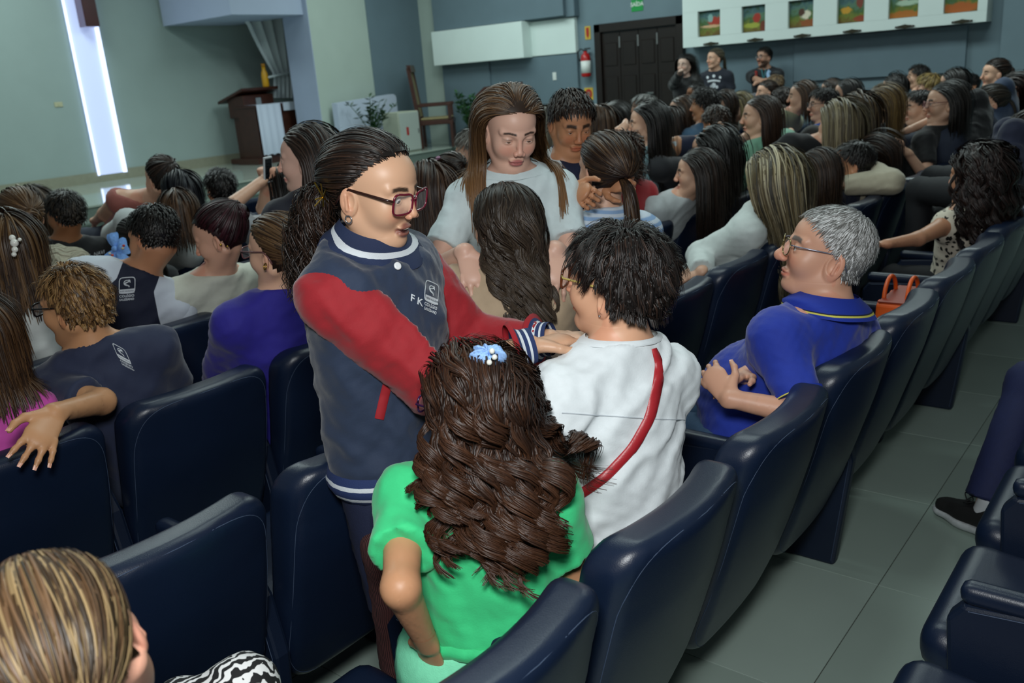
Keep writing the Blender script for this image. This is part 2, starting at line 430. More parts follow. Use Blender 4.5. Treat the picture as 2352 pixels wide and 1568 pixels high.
_lo = bpy.data.objects.new('recess_glow', _lt); COL.objects.link(_lo); _lo.parent = led; _lo.location = (.10, 0, 2.0); _lo.rotation_euler = (0, -PI/2, 0)
_lt.size, _lt.size_y = 3.2, .5
_c = px_x(183, 61, XB+.3)
cr = tag(empty('wooden_cross', (XB+.1, (_ly0+_ly1)/2+.02, ZS)), 'dark red wooden cross hanging in front of the glowing strip', 'cross')
M_cross = mat('dark_red_wood', '3a0d10', .35, noise=(10, .2))
_hw = .105
MB().box(.0, .2, -_hw, _hw, _c[2]-ZS, 3.6, .006).build('upright', M_cross, cr)
MB().box(.0, .2, -.7, .7, 3.05, 3.28, .006).build('crossbar', M_cross, cr)
MB().box(-.07, .0, -.03, .03, 2.9, 3.0).build('wall_bracket', M_metal, cr)
_sw = px_x(134, 240, XB)
sw = tag(empty('wall_switch', tuple(_sw)), 'small cream switch plate on the pale stage wall', 'switch')
MB().box(0, .012, -.06, .06, -.035, .035, .004).build('plate', mat('cream_plastic', 'b9b898', .4), sw)
MB().box(.012, .018, -.015, .015, -.02, .02, .002).build('rocker', mat('cream_plastic', 'b9b898', .4), sw)
# double door
_d0, _d1 = px_y(1365, 57, YW-.06), px_y(1569, 33, YW-.06)
dx0, dx1, dz = _d0[0], _d1[0], _d0[2]
dr = st(empty('door_1', ((dx0+dx1)/2, YW, 0)))
tag(dr, 'tall dark brown wooden four-panel door beside the fire extinguisher', 'door')
hw = (dx1-dx0)/2
MB().box(-hw, -hw+.11, -.09, 0, 0, dz, .006).build('door_frame', M_door, dr)
MB().box(hw-.11, hw, -.09, 0, 0, dz, .006).build('door_frame', M_door, dr)
MB().box(-hw, hw, -.09, 0, dz-.12, dz, .006).build('door_frame', M_door, dr)
pw = (2*hw-.22)/4
for i in range(4):
    x0 = -hw+.11+i*pw
    lf = MB().box(x0+.004, x0+pw-.004, -.045, -.005, .01, dz-.13, .003).build('door_leaf', M_door, dr)
    for z0, z1 in ((.15, .85), (1.0, 1.55), (1.7, dz-.28)):
        MB().box(x0+.05, x0+pw-.05, -.056, -.044, z0, z1, .008).build('raised_panel', M_door, lf)
    if i: MB().box(x0-.012, x0+.012, -.062, -.044, dz-.36, dz-.2, .003).build('hinge', M_metal, lf)
_h = px_y(1495, 213, YW-.05)
hd = MB().box(_h[0]-dr.location.x-.06, _h[0]-dr.location.x+.07, -.1, -.085, _h[2]-.012, _h[2]+.012, .004).box(_h[0]-dr.location.x-.055, _h[0]-dr.location.x-.03, -.1, -.045, _h[2]-.012, _h[2]+.012).build('door_handle', M_metal, dr)
# white box with six paintings
_k0, _k1 = px_y(1569, 112, 11.7), px_y(2265, 47, 11.7)
bx0, bx1, bz0 = _k0[0], _k1[0], (_k0[2]+_k1[2])/2
bxz = 2.62
gal = tag(empty('display_box', ((bx0+bx1)/2, 11.7, bz0)), 'long white wall box holding a row of small recessed paintings', 'wall box')
gx = (bx0+bx1)/2
def G(x): return x-gx
pq = [(1602, 24, 1654, 82), (1703, 12, 1757, 72), (1810, 0, 1867, 61), (1923, -8, 1984, 50), (2042, -20, 2108, 37), (2170, -34, 2245, 22)]
holes = []
for (a, b, c, d) in pq:
    p0, p1 = px_y(a, b+3, 11.7), px_y(c, d, 11.7); holes.append((p0[0], p1[0], p1[2], p0[2]))
hz0 = np.mean([h[2] for h in holes]); hz1 = np.mean([h[3] for h in holes[:3]])
# front face pieces around the niches
MB().box(G(bx0), G(bx1), 0, .29, 0, hz0-bz0).build('lower_front', M_box, gal)
MB().box(G(bx0), G(bx1), 0, .29, hz1-bz0, 1.3).build('upper_front', M_box, gal)
xs = [bx0]+[t for h in holes for t in (h[0], h[1])]+[bx1]
for i in range(0, len(xs), 2):
    MB().box(G(xs[i]), G(xs[i+1]), 0, .29, hz0-bz0-.001, hz1-bz0+.001).build('mullion', M_box, gal)
MB().box(G(bx0)+.002, G(bx1)-.002, .07, .288, hz0-bz0-.01, hz1-bz0+.01).build('niche_back', M_box, gal)
def painting_mat(name, seed, spots):
    m = bpy.data.materials.new(name); m.use_nodes = True; nt = m.node_tree; L = nt.links.new; b = nt.nodes['Principled BSDF']; b.inputs['Roughness'].default_value = .6
    tc = nt.nodes.new('ShaderNodeTexCoord'); mp = nt.nodes.new('ShaderNodeMapping'); mp.inputs['Location'].default_value = (seed*3.1, seed*1.7, 0); mp.inputs['Scale'].default_value = (1, 1, 1)
    L(tc.outputs['Generated'], mp.inputs[0])
    n = nt.nodes.new('ShaderNodeTexNoise'); n.inputs['Scale'].default_value = 3.2; n.inputs['Detail'].default_value = 6; n.inputs['Distortion'].default_value = 1.2; L(mp.outputs[0], n.inputs['Vector'])
    sp = nt.nodes.new('ShaderNodeSeparateXYZ'); L(tc.outputs['Generated'], sp.inputs[0])
    ad = nt.nodes.new('ShaderNodeMath'); ad.operation = 'MULTIPLY_ADD'; ad.inputs[1].default_value = .75; L(sp.outputs['Z'], ad.inputs[0])
    s2 = nt.nodes.new('ShaderNodeMath'); s2.operation = 'MULTIPLY_ADD'; s2.inputs[1].default_value = .75; s2.inputs[2].default_value = -.28; L(n.outputs[0], s2.inputs[0]); L(s2.outputs[0], ad.inputs[2])
    r = nt.nodes.new('ShaderNodeValToRGB'); els = r.color_ramp.elements
    cs = [(0, '55300f'), (.16, '66561a'), (.3, '6a7424'), (.44, '3c5c2a'), (.58, '52745c'), (.72, '3a5c62'), (.88, '254624')]
    while len(els) < len(cs): els.new(1)
    for e, (p, c) in zip(els, cs): e.position = p; e.color = (*srgb(c), 1)
    L(ad.outputs[0], r.inputs[0]); cur = r.outputs[0]
    for (x, z, rx, rz, c) in spots:
        vm = nt.nodes.new('ShaderNodeVectorMath'); vm.operation = 'SUBTRACT'; vm.inputs[1].default_value = (x, 0, z)
        wn = nt.nodes.new('ShaderNodeVectorMath'); wn.operation = 'MULTIPLY'; wn.inputs[1].default_value = (1/rx, 0, 1/rz)
        L(tc.outputs['Generated'], vm.inputs[0]); L(vm.outputs[0], wn.inputs[0])
        ln = nt.nodes.new('ShaderNodeVectorMath'); ln.operation = 'LENGTH'; L(wn.outputs[0], ln.inputs[0])
        a2 = nt.nodes.new('ShaderNodeMath'); a2.operation = 'MULTIPLY_ADD'; a2.inputs[1].default_value = 1.2; L(n.outputs[0], a2.inputs[0]); L(ln.outputs['Value'], a2.inputs[2])
        mr = nt.nodes.new('ShaderNodeMapRange'); mr.inputs[1].default_value = 1.75; mr.inputs[2].default_value = 1.4; L(a2.outputs[0], mr.inputs[0])
        mx = nt.nodes.new('ShaderNodeMix'); mx.data_type = 'RGBA'; L(mr.outputs[0], mx.inputs['Factor']); L(cur, mx.inputs['A']); mx.inputs['B'].default_value = (*srgb(c), 1); cur = mx.outputs['Result']
    L(cur, b.inputs['Base Color']); return m
spots = [[(.68, .55, .28, .2, 'a3301c'), (.5, .38, .5, .06, 'c9a37a'), (.5, .7, .12, .16, '7fa6a0')],
         [(.6, .52, .17, .2, 'a02a18'), (.4, .25, .4, .1, '9aa03a'), (.9, .2, .2, .25, '6b2c14')],
         [(.66, .45, .2, .18, 'd8d0b8'), (.5, .55, .14, .14, '4a2a18'), (.85, .15, .4, .14, '8a4a1c')],
         [(.3, .45, .2, .12, 'c4922a'), (.8, .7, .12, .22, '7a3a2a'), (.85, .12, .3, .12, '8a3a1c')],
         [(.5, .75, .25, .14, '9c2f22'), (.6, .5, .4, .1, 'a8c0a8'), (.5, .1, .6, .14, 'a8641c')],
         [(.35, .75, .2, .16, '3a3a5a'), (.8, .6, .25, .1, 'b8c8a0'), (.4, .15, .6, .2, 'a8581c')]]
where = ['leftmost, showing a broad red figure low on green', 'second from the door, showing a small upright red figure', 'third from the door, showing a pale triangular shape',
         'fourth from the door, showing an ochre mound and a brown figure', 'fifth from the door, partly cut by the picture top', 'rightmost, above the far corner of the box']
M_plq = mat('dark_bronze', '3b382c', .45, metal=.6)
for i, h in enumerate(holes):
    pt = tag(empty('painting', ((h[0]+h[1])/2, 11.76, hz0)), 'small recessed painting, '+where[i], 'painting')
    w2 = (h[1]-h[0])/2
    MB().box(-w2+.004, w2-.004, -.012, .008, .004, hz1-hz0-.004, .003).build('canvas', painting_mat('oil_paint_%d' % i, i+1, spots[i]), pt)
    pl = tag(empty('plaque', ((h[0]+h[1])/2+.03, 11.7, hz0-.10)), 'small dark metal plaque under the painting, '+where[i].split(',')[0], 'plaque')
    MB().prism([(-.11, -.008), (-.04, -.016), (0, -.026), (.04, -.016), (.11, -.008), (.11, .008), (.04, .016), (0, .026), (-.04, .016), (-.11, .008)], 1, -.014, .0).build('plate', M_plq, pl)
    for sx in (-.085, .085): MB().tube([(sx, -.02, 0), (sx, -.012, 0)], .006, 6).build('screw', M_metal, pl)
# lower panels of the side wall
ypanel('wall_panel', px_y(1826, 150, YW)[0], px_y(2222, 100, YW)[0], px_y(2222, 165, YW)[2], bz0-.02, .05, M_grey)
ypanel('wall_panel', bx0+.1, px_y(1826, 150, YW)[0]-.01, 1.12, bz0-.02, .02, M_grey)
ypanel('wall_panel', px_y(1985, 100, YW)[0], px_y(2235, 100, YW)[0], 0, 1.2, .03, M_grey)
st(MB().box(px_y(2300, 80, YW-.2)[0], 4, YW-.2, YW, 0, 4.5).build('wall_corner', M_greyd))
# signs and extinguisher
def sign(name, x0, y0, x1, y1, label, parts):
    a, b = px_y(x0, y0, YW-.005), px_y(x1, y1, YW-.005); e = tag(empty(name, ((a[0]+b[0])/2, YW, (a[2]+b[2])/2)), label, 'sign')
    w, h = (b[0]-a[0])/2, abs(a[2]-b[2])/2; parts(e, w, h); return e
M_yel = mat('sign_yellow', 'c9a83c', .5); M_red = mat('sign_red', 'a8281c', .5); M_grn = mat('sign_green', '0e8a3e', .5, emit=(srgb('0e8a3e'), .12)); M_wht = mat('sign_white', 'd8dcd8', .5)
def text_mesh(body, size, m, parent, loc, ry=None, mtx=None, name='lettering', depth=.001, align='CENTER', bold=0):
    cu = bpy.data.curves.new(name, 'FONT'); cu.body = body; cu.size = size; cu.align_x = align; cu.align_y = 'CENTER'; cu.extrude = depth; cu.offset = bold; cu.resolution_u = 3
    o = bpy.data.objects.new(name, cu); COL.objects.link(o); dg = bpy.context.evaluated_depsgraph_get()
    me = bpy.data.meshes.new_from_object(o.evaluated_get(dg)); bpy.data.objects.remove(o); bpy.data.curves.remove(cu)
    me.materials.clear(); t = mobj(name, me, m, parent)
    if mtx is not None: t.matrix_local = mtx
    else: t.location = loc; t.rotation_euler = (PI/2, 0, 0)
    return t
def s1(e, w, h):
    MB().box(-w, w, -.008, 0, -h, h).build('plate', M_grn, e); text_mesh('SAÍDA', h*.95, M_wht, e, (0, -.010, h*.15), bold=.002)
sign('exit_sign', 1450, 0, 1477, 24, 'green exit sign with white letters above the dark door', s1)
a_ = px_y(1463, -4, YW-.03)
MB().box(-.17, .17, -.04, 0, .145, .22, .005).build('lamp_housing', M_wht, bpy.data.objects['exit_sign'])
def s2_(e, w, h):
    MB().box(-w, w, -.008, 0, -h, h).build('plate', M_yel, e)
    MB().prism([(-w*.5, h*.78), (w*.5, h*.78), (w*.5, -h*.35), (0, -h*.85), (-w*.5, -h*.35)], 1, -.012, -.008).build('red_arrow', M_red, e)
sign('extinguisher_sign', 1343, 61, 1357, 90, 'narrow yellow sign with a red arrow above the extinguisher', s2_)
def s3_(e, w, h):
    MB().box(-w, w, -.008, 0, -h, h).build('plate', M_yel, e)
    n = 20; MB().prism([(w*.8*math.cos(2*PI*i/n), h*.8*math.sin(2*PI*i/n)) for i in range(n)], 1, -.012, -.008).build('red_disc', M_red, e)
    MB().prism([(w*.4*math.cos(2*PI*i/n), h*.4*math.sin(2*PI*i/n)) for i in range(n)], 1, -.014, -.012).build('grey_disc', mat('sign_grey', '8a6a5c', .5), e)
sign('extinguisher_class_sign', 1342, 202, 1363, 229, 'square yellow sign with a red disc below the extinguisher', s3_)
eb = px_y(1347, 177, YW-.1)
ex = tag(empty('fire_extinguisher', (eb[0], YW-.1, eb[2])), 'red fire extinguisher with a white label hanging beside the door', 'fire extinguisher')
M_er = mat('red_enamel', 'a81414', .3)
MB().lathe([(.03, 0), (.07, .008), (.075, .03), (.075, .28), (.06, .33), (.03, .355), (.028, .38)], 20).build('cylinder', M_er, ex, True)
MB().lathe([(.0763, .06), (.0763, .24)], 20).build('label_band', M_wht, ex, True)
MB().box(-.03, .03, -.012, .012, .38, .40).box(-.012, .09, -.012, .012, .405, .425).build('valve_lever', mat('black_plastic', '101010', .5), ex)
MB().tube([(-.02, 0, .39), (-.08, 0, .42), (-.13, -.01, .38), (-.13, -.01, .3), (-.09, -.02, .24)], .011, 8).build('hose', mat('black_rubber', '121416', .6), ex, True)
MB().box(-.03, .03, .07, .1, .3, .36).build('wall_bracket', M_metal, ex)
wp = px_y(1274, 175, YW-.06)
swp = tag(empty('light_switch', (wp[0], YW-.06, wp[2])), 'white light switch on the blue-grey panel left of the extinguisher', 'switch')
MB().box(-.035, .035, -.01, 0, -.06, .06, .003).build('plate', M_wht, swp); MB().box(-.012, .012, -.016, -.01, -.02, .02, .003).build('rocker', M_wht, swp)
# ------------------------------------------------------------------ auditorium chairs
M_lea = mat('navy_leatherette', '101c31', .36, noise=(5, .12), bump=(420, .10), spec=.45)
M_lea2 = mat('navy_leatherette_side', '0f1a2d', .42, noise=(5, .12), bump=(420, .10), spec=.4)
M_stitch = mat('grey_stitching', '33425a', .7)
PITCH_Y = .541
def _crv(z): t = np.clip((z-.25)/.64, 0, 1); return -.20*(1-t)**1.25
class BackSdf:
    k = 0; sub = False
    lo = np.array([-.42, -.27, .18]); hi = np.array([.05, .27, .92]); c = (lo+hi)/2; R = .5
    def __call__(s, P):
        z = P[..., 2]; y = P[..., 1]; x = P[..., 0]-_crv(z)+.75*y*y*np.clip((z-.25)/.5, .25, 1)+.04
        top = z > .55
        r = np.where(top, .070, .075)
        hw = .243-.035*np.clip((.5-z)/.28, 0, 1)**1.6
        qy = np.abs(y)-hw+r; qz = np.abs(z-.56)-.325+r
        d2 = np.minimum(np.maximum(qy, qz), 0)+np.sqrt(np.maximum(qy, 0)**2+np.maximum(qz, 0)**2)-r
        th = .040+.012*np.clip((z-.3)/.4, 0, 1)
        er = .033
        a = d2+er; b = np.abs(x)-th+er
        return np.minimum(np.maximum(a, b), 0)+np.sqrt(np.maximum(a, 0)**2+np.maximum(b, 0)**2)-er
class RBox:
    k = .0; sub = False
    def __init__(s, c, h, r, tilt=0): s.c = np.array(c, float); s.h = np.array(h, float); s.r = r; s.R = np.linalg.norm(h); s.lo = s.c-s.h-.03; s.hi = s.c+s.h+.03; s.t = tilt
    def __call__(s, P):
        q = P-s.c; q = np.stack([q[..., 0], q[..., 1], q[..., 2]+s.t*q[..., 0]], -1); q = np.abs(q)-s.h+s.r
        return np.minimum(q.max(-1), 0)+np.sqrt((np.maximum(q, 0)**2).sum(-1))-s.r
v_, q_, n_ = sdf_mesh([BackSdf()], .011); ME_back = fast_mesh('backrest', v_, q_); ME_back.materials.append(M_lea)
v_, q_, n_ = sdf_mesh([RBox((-.46, 0, .395), (.24, .235, .065), .055, .10)], .014); ME_seat = fast_mesh('seat', v_, q_, n_); ME_seat.materials.append(M_lea)
# seam of the back: runs round the rear face
sd = BackSdf(); ring = []
for i in range(64):
    a = 2*PI*i/64; ca, sa = math.cos(a), math.sin(a)
    yy = np.sign(ca)*abs(ca)**.40*.232; zz = .56+np.sign(sa)*abs(sa)**.40*.312
    ys_ = .0
    X = np.linspace(.05, -.2, 200)+float(_crv(zz)); d = sd(np.stack([X, np.full(200, yy), np.full(200, zz)], -1)); j = np.argmax(d < 0)
    ring.append((X[j], yy, zz))
v_, f_ = tube_np(ring, .0011, 5, True); ME_seam = fast_mesh('seam', v_, np.array(f_)); ME_seam.materials.append(M_stitch)
_sp = [(-.19, 0), (-.50, 0), (-.50, .03), (-.62, .42), (-.63, .56), (-.60, .60), (-.27, .63), (-.22, .62), (-.17, .55), (-.14, .40)]
_sp2 = [(-.36, 0), (-.50, 0), (-.50, .03), (-.62, .42), (-.63, .56), (-.60, .60), (-.27, .63), (-.24, .62), (-.22, .55), (-.25, .40)]
def _side(p):
    o = MB().prism(p, 1, -.023, .023).build('side_panel', M_lea2)
    b = o.modifiers.new('b', 'BEVEL'); b.width = .010; b.segments = 2; b.limit_method = 'ANGLE'
    me = bpy.data.meshes.new_from_object(o.evaluated_get(bpy.context.evaluated_depsgraph_get())); me.name = 'side_panel'; bpy.data.objects.remove(o); return me
ME_side, ME_slim = _side(_sp), _side(_sp2)
v_, q_, n_ = sdf_mesh([RBox((-.42, 0, .622), (.19, .025, .024), .020)], .009); ME_arm = fast_mesh('armrest', v_, q_, n_); ME_arm.materials.append(M_lea)
def _offs(p, o): c = np.mean(p, 0); return [tuple(np.array(q)+(c-np.array(q))*o) for q in p]
_t = MB()
for sy in (-.0236, .0236):
    P_ = _offs(_sp, .05); _t.tube([(p[0], sy, p[1]) for p in P_[5:]+P_[:1]], .0012, 4)
_o = _t.build('stitch_line', M_stitch); ME_st = _o.data; bpy.data.objects.remove(_o)
CHAIRS = []
def chair(x, y, label, group='navy auditorium chairs in rows', end=False, slim=False):
    e = tag(empty('auditorium_chair', (x, y, 0)), label, 'chair', group)
    b = mobj('backrest', ME_back, None, e); mobj('seam', ME_seam, None, b); mobj('seat', ME_seat, None, e)
    for sy in ((-1, 1) if end else (-1,)):
        p = mobj('side_panel', ME_slim if slim else ME_side, None, e); p.location.y = sy*PITCH_Y/2; t = None if slim else mobj('stitch_line', ME_st, None, p); t2 = mobj('armrest', ME_arm, None, p)
    CHAIRS.append((x, y)); return e
ROWS = {1: .29, 2: -.70, 3: -1.50, 4: -2.28, 5: -3.05, 6: -3.83, 7: -4.60, 8: -5.38, 9: -6.16}
YOFF = {1: 1.50, 2: .85, 3: .76, 4: .80, 5: 1.70, 6: 1.55, 7: 1.75, 8: 1.7, 9: 1.75}
CHAIR_LABEL = {}
# ------------------------------------------------------------------ people
def rotm(ax, a):
    ax = nz(ax); c, s = math.cos(a), math.sin(a); K = np.array([[0, -ax[2], ax[1]], [ax[2], 0, -ax[0]], [-ax[1], ax[0], 0]])
    return np.eye(3)*c+s*K+(1-c)*np.outer(ax, ax)
def yawdir(phi):            # 0 looks away from the camera, 90 picture left, 180 at the camera, -90 picture right
    t = math.radians(129.5+phi); return np.array([math.cos(t), math.sin(t), 0])
def head_frame(phi, pitch=0, roll=0):
    """rows: forward, left, up ; pitch>0 looks down ; roll>0 tips towards the person's left"""
    f = yawdir(phi); l = np.cross([0, 0, 1], f); u = np.array([0, 0, 1.0])
    R = rotm(l, math.radians(pitch)); f, u = R@f, R@u
    R = rotm(f, math.radians(-roll)); l, u = R@l, R@u
    return np.stack([f, l, u])
def head_prims(C, M, s, lvl, o):
    W = lambda q: C+s*(np.array(q, float)@M)
    wd_ = o.get('wide', 1.0); ch = o.get('chin', 1.0); ns = o.get('nose', .88)
    P = [EL(W((-.014, 0, .030)), np.array((.098, .076*wd_, .088))*s, M, .02),
         EL(W((.030, 0, .040)), np.array((.060, .062*wd_, .056))*s, M, .02),
         EL(W((.026, 0, -.028)), np.array((.062, .061*wd_, .083))*s, M, .025)]
    for y in (-1, 1):
        P.append(RC(W((-.022, y*.057*wd_, -.052)), W((.052, y*.024*wd_, -.098*ch)), .019*s, .017*s, .03*s))
    P.append(EL(W((.068, 0, -.099*ch)), np.array((.020, .025, .018))*s*ch, M, .022*s))
    for y in (-1, 1):
        P.append(EL(W((.054, y*.036*wd_, -.028)), np.array((.030, .027, .031))*s*o.get('cheek', 1.0), M, .022*s))
    P.append(RC(W((.089, 0, .016)), W((.099+.010*ns, 0, -.026)), .0085*s, .0105*s*ns, .016*s))
    P.append(EL(W((.099+.010*ns, 0, -.029)), np.array((.012, .013, .011))*s*ns, M, .008*s))
    for y in (-1, 1):
        T = M@rotm(M[2], 0); E_ = rotm(M[2], y*math.radians(-24)); Me = np.stack([E_@M[0], E_@M[1], E_@M[2]])
        E2 = rotm(Me[1], math.radians(-10)); Me = np.stack([E2@Me[0], E2@Me[1], E2@Me[2]])
        es = o.get('ear', 1.0)
        P.append(EL(W((-.012, y*(.0775*wd_), -.018)), np.array((.019, .0075, .031))*s*es, Me, .006*s))
        if lvl >= 1:
            P.append(EL(W((-.006, y*(.0855*wd_), -.014)), np.array((.0125, .0105, .020))*s*es, Me, .004*s, True))
            P.append(RC(W((-.017, y*.0835*wd_, -.004)), W((-.010, y*.0835*wd_, -.034)), .0032*s*es, .0035*s*es, .004*s))
    if lvl >= 1:
        for y in (-1, 1):
            P.append(RC(W((.083, y*.012, .019)), W((.068, y*.048, .024)), .0095*s, .008*s, .013*s))
            P.append(EL(W((.103, y*.013, -.033)), np.array((.010, .0075*ns, .0075))*s, M, .006*s))
            P.append(EL(W((.100, y*.033, .003)), np.array((.017, .020, .0125))*s, M, .012*s, True))
            P.append(EL(W((.0745, y*.032, .002)), np.array((.0155, .0165, .0150))*s, M, .005*s))
            op = o.get('open', 1.0)
            if op > 0: P.append(EL(W((.094, y*.0325, .0008-.003*(1-op))), np.array((.014, .0150, .0052*op))*s, M, .0025*s, True))
        mo = o.get('mouth', 0)
        P.append(EL(W((.0875, 0, -.0625)), np.array((.0095, .0225, .0058))*s, M, .010*s))
        P.append(EL(W((.0855, 0, -.0740-mo*.6)), np.array((.0095, .0190, .0066))*s, M, .010*s))
        P.append(EL(W((.101, 0, -.0680-mo*.3)), np.array((.0125, .0215, .0014+mo*.5))*s, M, .003*s, True))
    return P
def hand_prims(Wr, d, nrm, s, curl=.35, spread=.12, side=1, thumb=.5, curls=None):
    """Wr wrist, d finger direction, nrm back-of-hand normal, side=+1 when the thumb lies towards cross(d,nrm)"""
    d = nz(d); nrm = nz(np.asarray(nrm)-d*(np.asarray(nrm)@d)); t = np.cross(d, nrm)*side
    P = [RC(Wr+d*.005*s, Wr+d*.082*s+t*.006*s, .030*s, .040*s, .012*s, nrm, .42)]
    tips = []
    for i, (o, L) in enumerate(((.030, .072), (.010, .082), (-.010, .076), (-.029, .060))):
        cu = curl if curls is None else curls[i]
        b = Wr+d*.085*s+t*o*s; dd = nz(d+t*o*spread/.03); ang = 0; r = .0088 if i < 3 else .0078
        dn = nrm
        for j, f in enumerate((.45, .32, .25)):
            ang += cu*(.8 if j == 0 else 1.0); v = dd*math.cos(ang)-dn*math.sin(ang)
            e = b+v*L*f*s*1.05; P.append(RC(b, e, r*s*(1-.10*j), r*s*(.92-.12*j), .006*s)); b = e
        tips.append((b, v, nz(nrm*math.cos(ang)+dd*math.sin(ang)), r*s*.68))
    b = Wr+d*.022*s+t*.024*s
    v1 = nz(d*.55+t*(.75)-nrm*.25*thumb); e = b+v1*.042*s; P.append(RC(b, e, .015*s, .0105*s, .012*s))
    v2 = nz(d*.8+t*.35-nrm*.45*thumb); e2 = e+v2*.032*s; P.append(RC(e, e2, .0105*s, .0095*s, .006*s))
    v3 = nz(d*.85+t*.1-nrm*.5*thumb); e3 = e2+v3*.024*s; P.append(RC(e2, e3, .0095*s, .0075*s, .006*s))
    tips.append((e3, v3, nz(nrm+t*.6), .0075*s))
    return P, tips
def ik(a, b, l1, l2, pole):
    a, b = np.asarray(a, float), np.asarray(b, float); D = b-a; d = np.linalg.norm(D); u = D/d
    if d > (l1+l2)*.995: d = (l1+l2)*.995; b = a+u*d
    x = (l1*l1-l2*l2+d*d)/(2*d); h = math.sqrt(max(l1*l1-x*x, 0)); p = np.asarray(pole, float); p = nz(p-u*(p@u))
    return a+u*x+p*h, b
HAIRLINE = ([-1, -.22, -.02, .18, .42, .72, 1.0], [-.80, -.72, -.20, .00, .28, .52, .58])
def hair_ok(U, sh=0, ear=0):
    z0 = np.interp(U[:, 0], *HAIRLINE)+sh*np.clip(U[:, 0]*2, 0, 1)+ear*np.exp(-((U[:, 0]-.02)/.25)**2)
    return U[:, 2] > z0
def fib(n, seed=0):
    i = np.arange(n)+.5; z = 1-2*i/n; a = i*2.399963+seed; r = np.sqrt(1-z*z); return np.stack([r*np.cos(a), r*np.sin(a), z], 1)
def surf(prims, c, U, R):
    p = c+U*R
    for _ in range(14): p = p-U*np.clip(sd_pts(prims, p), -.02, .05)[:, None]
    return p
def ribbons(P, N, w, col, taper=.35, tip=None, rnd=.75):
    """P (n,S,3), N outward normals, w (n,) widths, col (n,3)"""
    n, S, _ = P.shape
    T = np.gradient(P, axis=1); T /= np.linalg.norm(T, axis=2, keepdims=True)+1e-9
    B = np.cross(T, N); B /= np.linalg.norm(B, axis=2, keepdims=True)+1e-9
    t = np.linspace(0, 1, S); wt = np.where(t < .15, .6+.4*t/.15, 1)*np.where(t > .6, 1-(1-taper)*(t-.6)/.4, 1)
    hw = (w[:, None]*wt[None])[..., None]*.5
    V = np.stack([P-B*hw, P+B*hw], 2).reshape(-1, 3)
    NN = np.cross(B, T); sg = np.sign((NN*N).sum(-1, keepdims=True)); NN = NN*sg
    Nv = np.stack([NN-B*rnd, NN+B*rnd], 2).reshape(-1, 3); Nv /= np.linalg.norm(Nv, axis=1, keepdims=True)+1e-9
    c = np.repeat(col[:, None, :], S, 1)
    if tip is not None: c = c*(1-t[None, :, None]**1.5*tip[1])+np.array(tip[0])*t[None, :, None]**1.5*tip[1]
    Cv = np.repeat(c[:, :, None, :], 2, 2).reshape(-1, 3)
    b = (np.arange(n)*S*2)[:, None]+np.arange(S-1)[None]*2
    Q = np.stack([b, b+1, b+3, b+2], -1).reshape(-1, 4)
    return V, Q, Nv, Cv
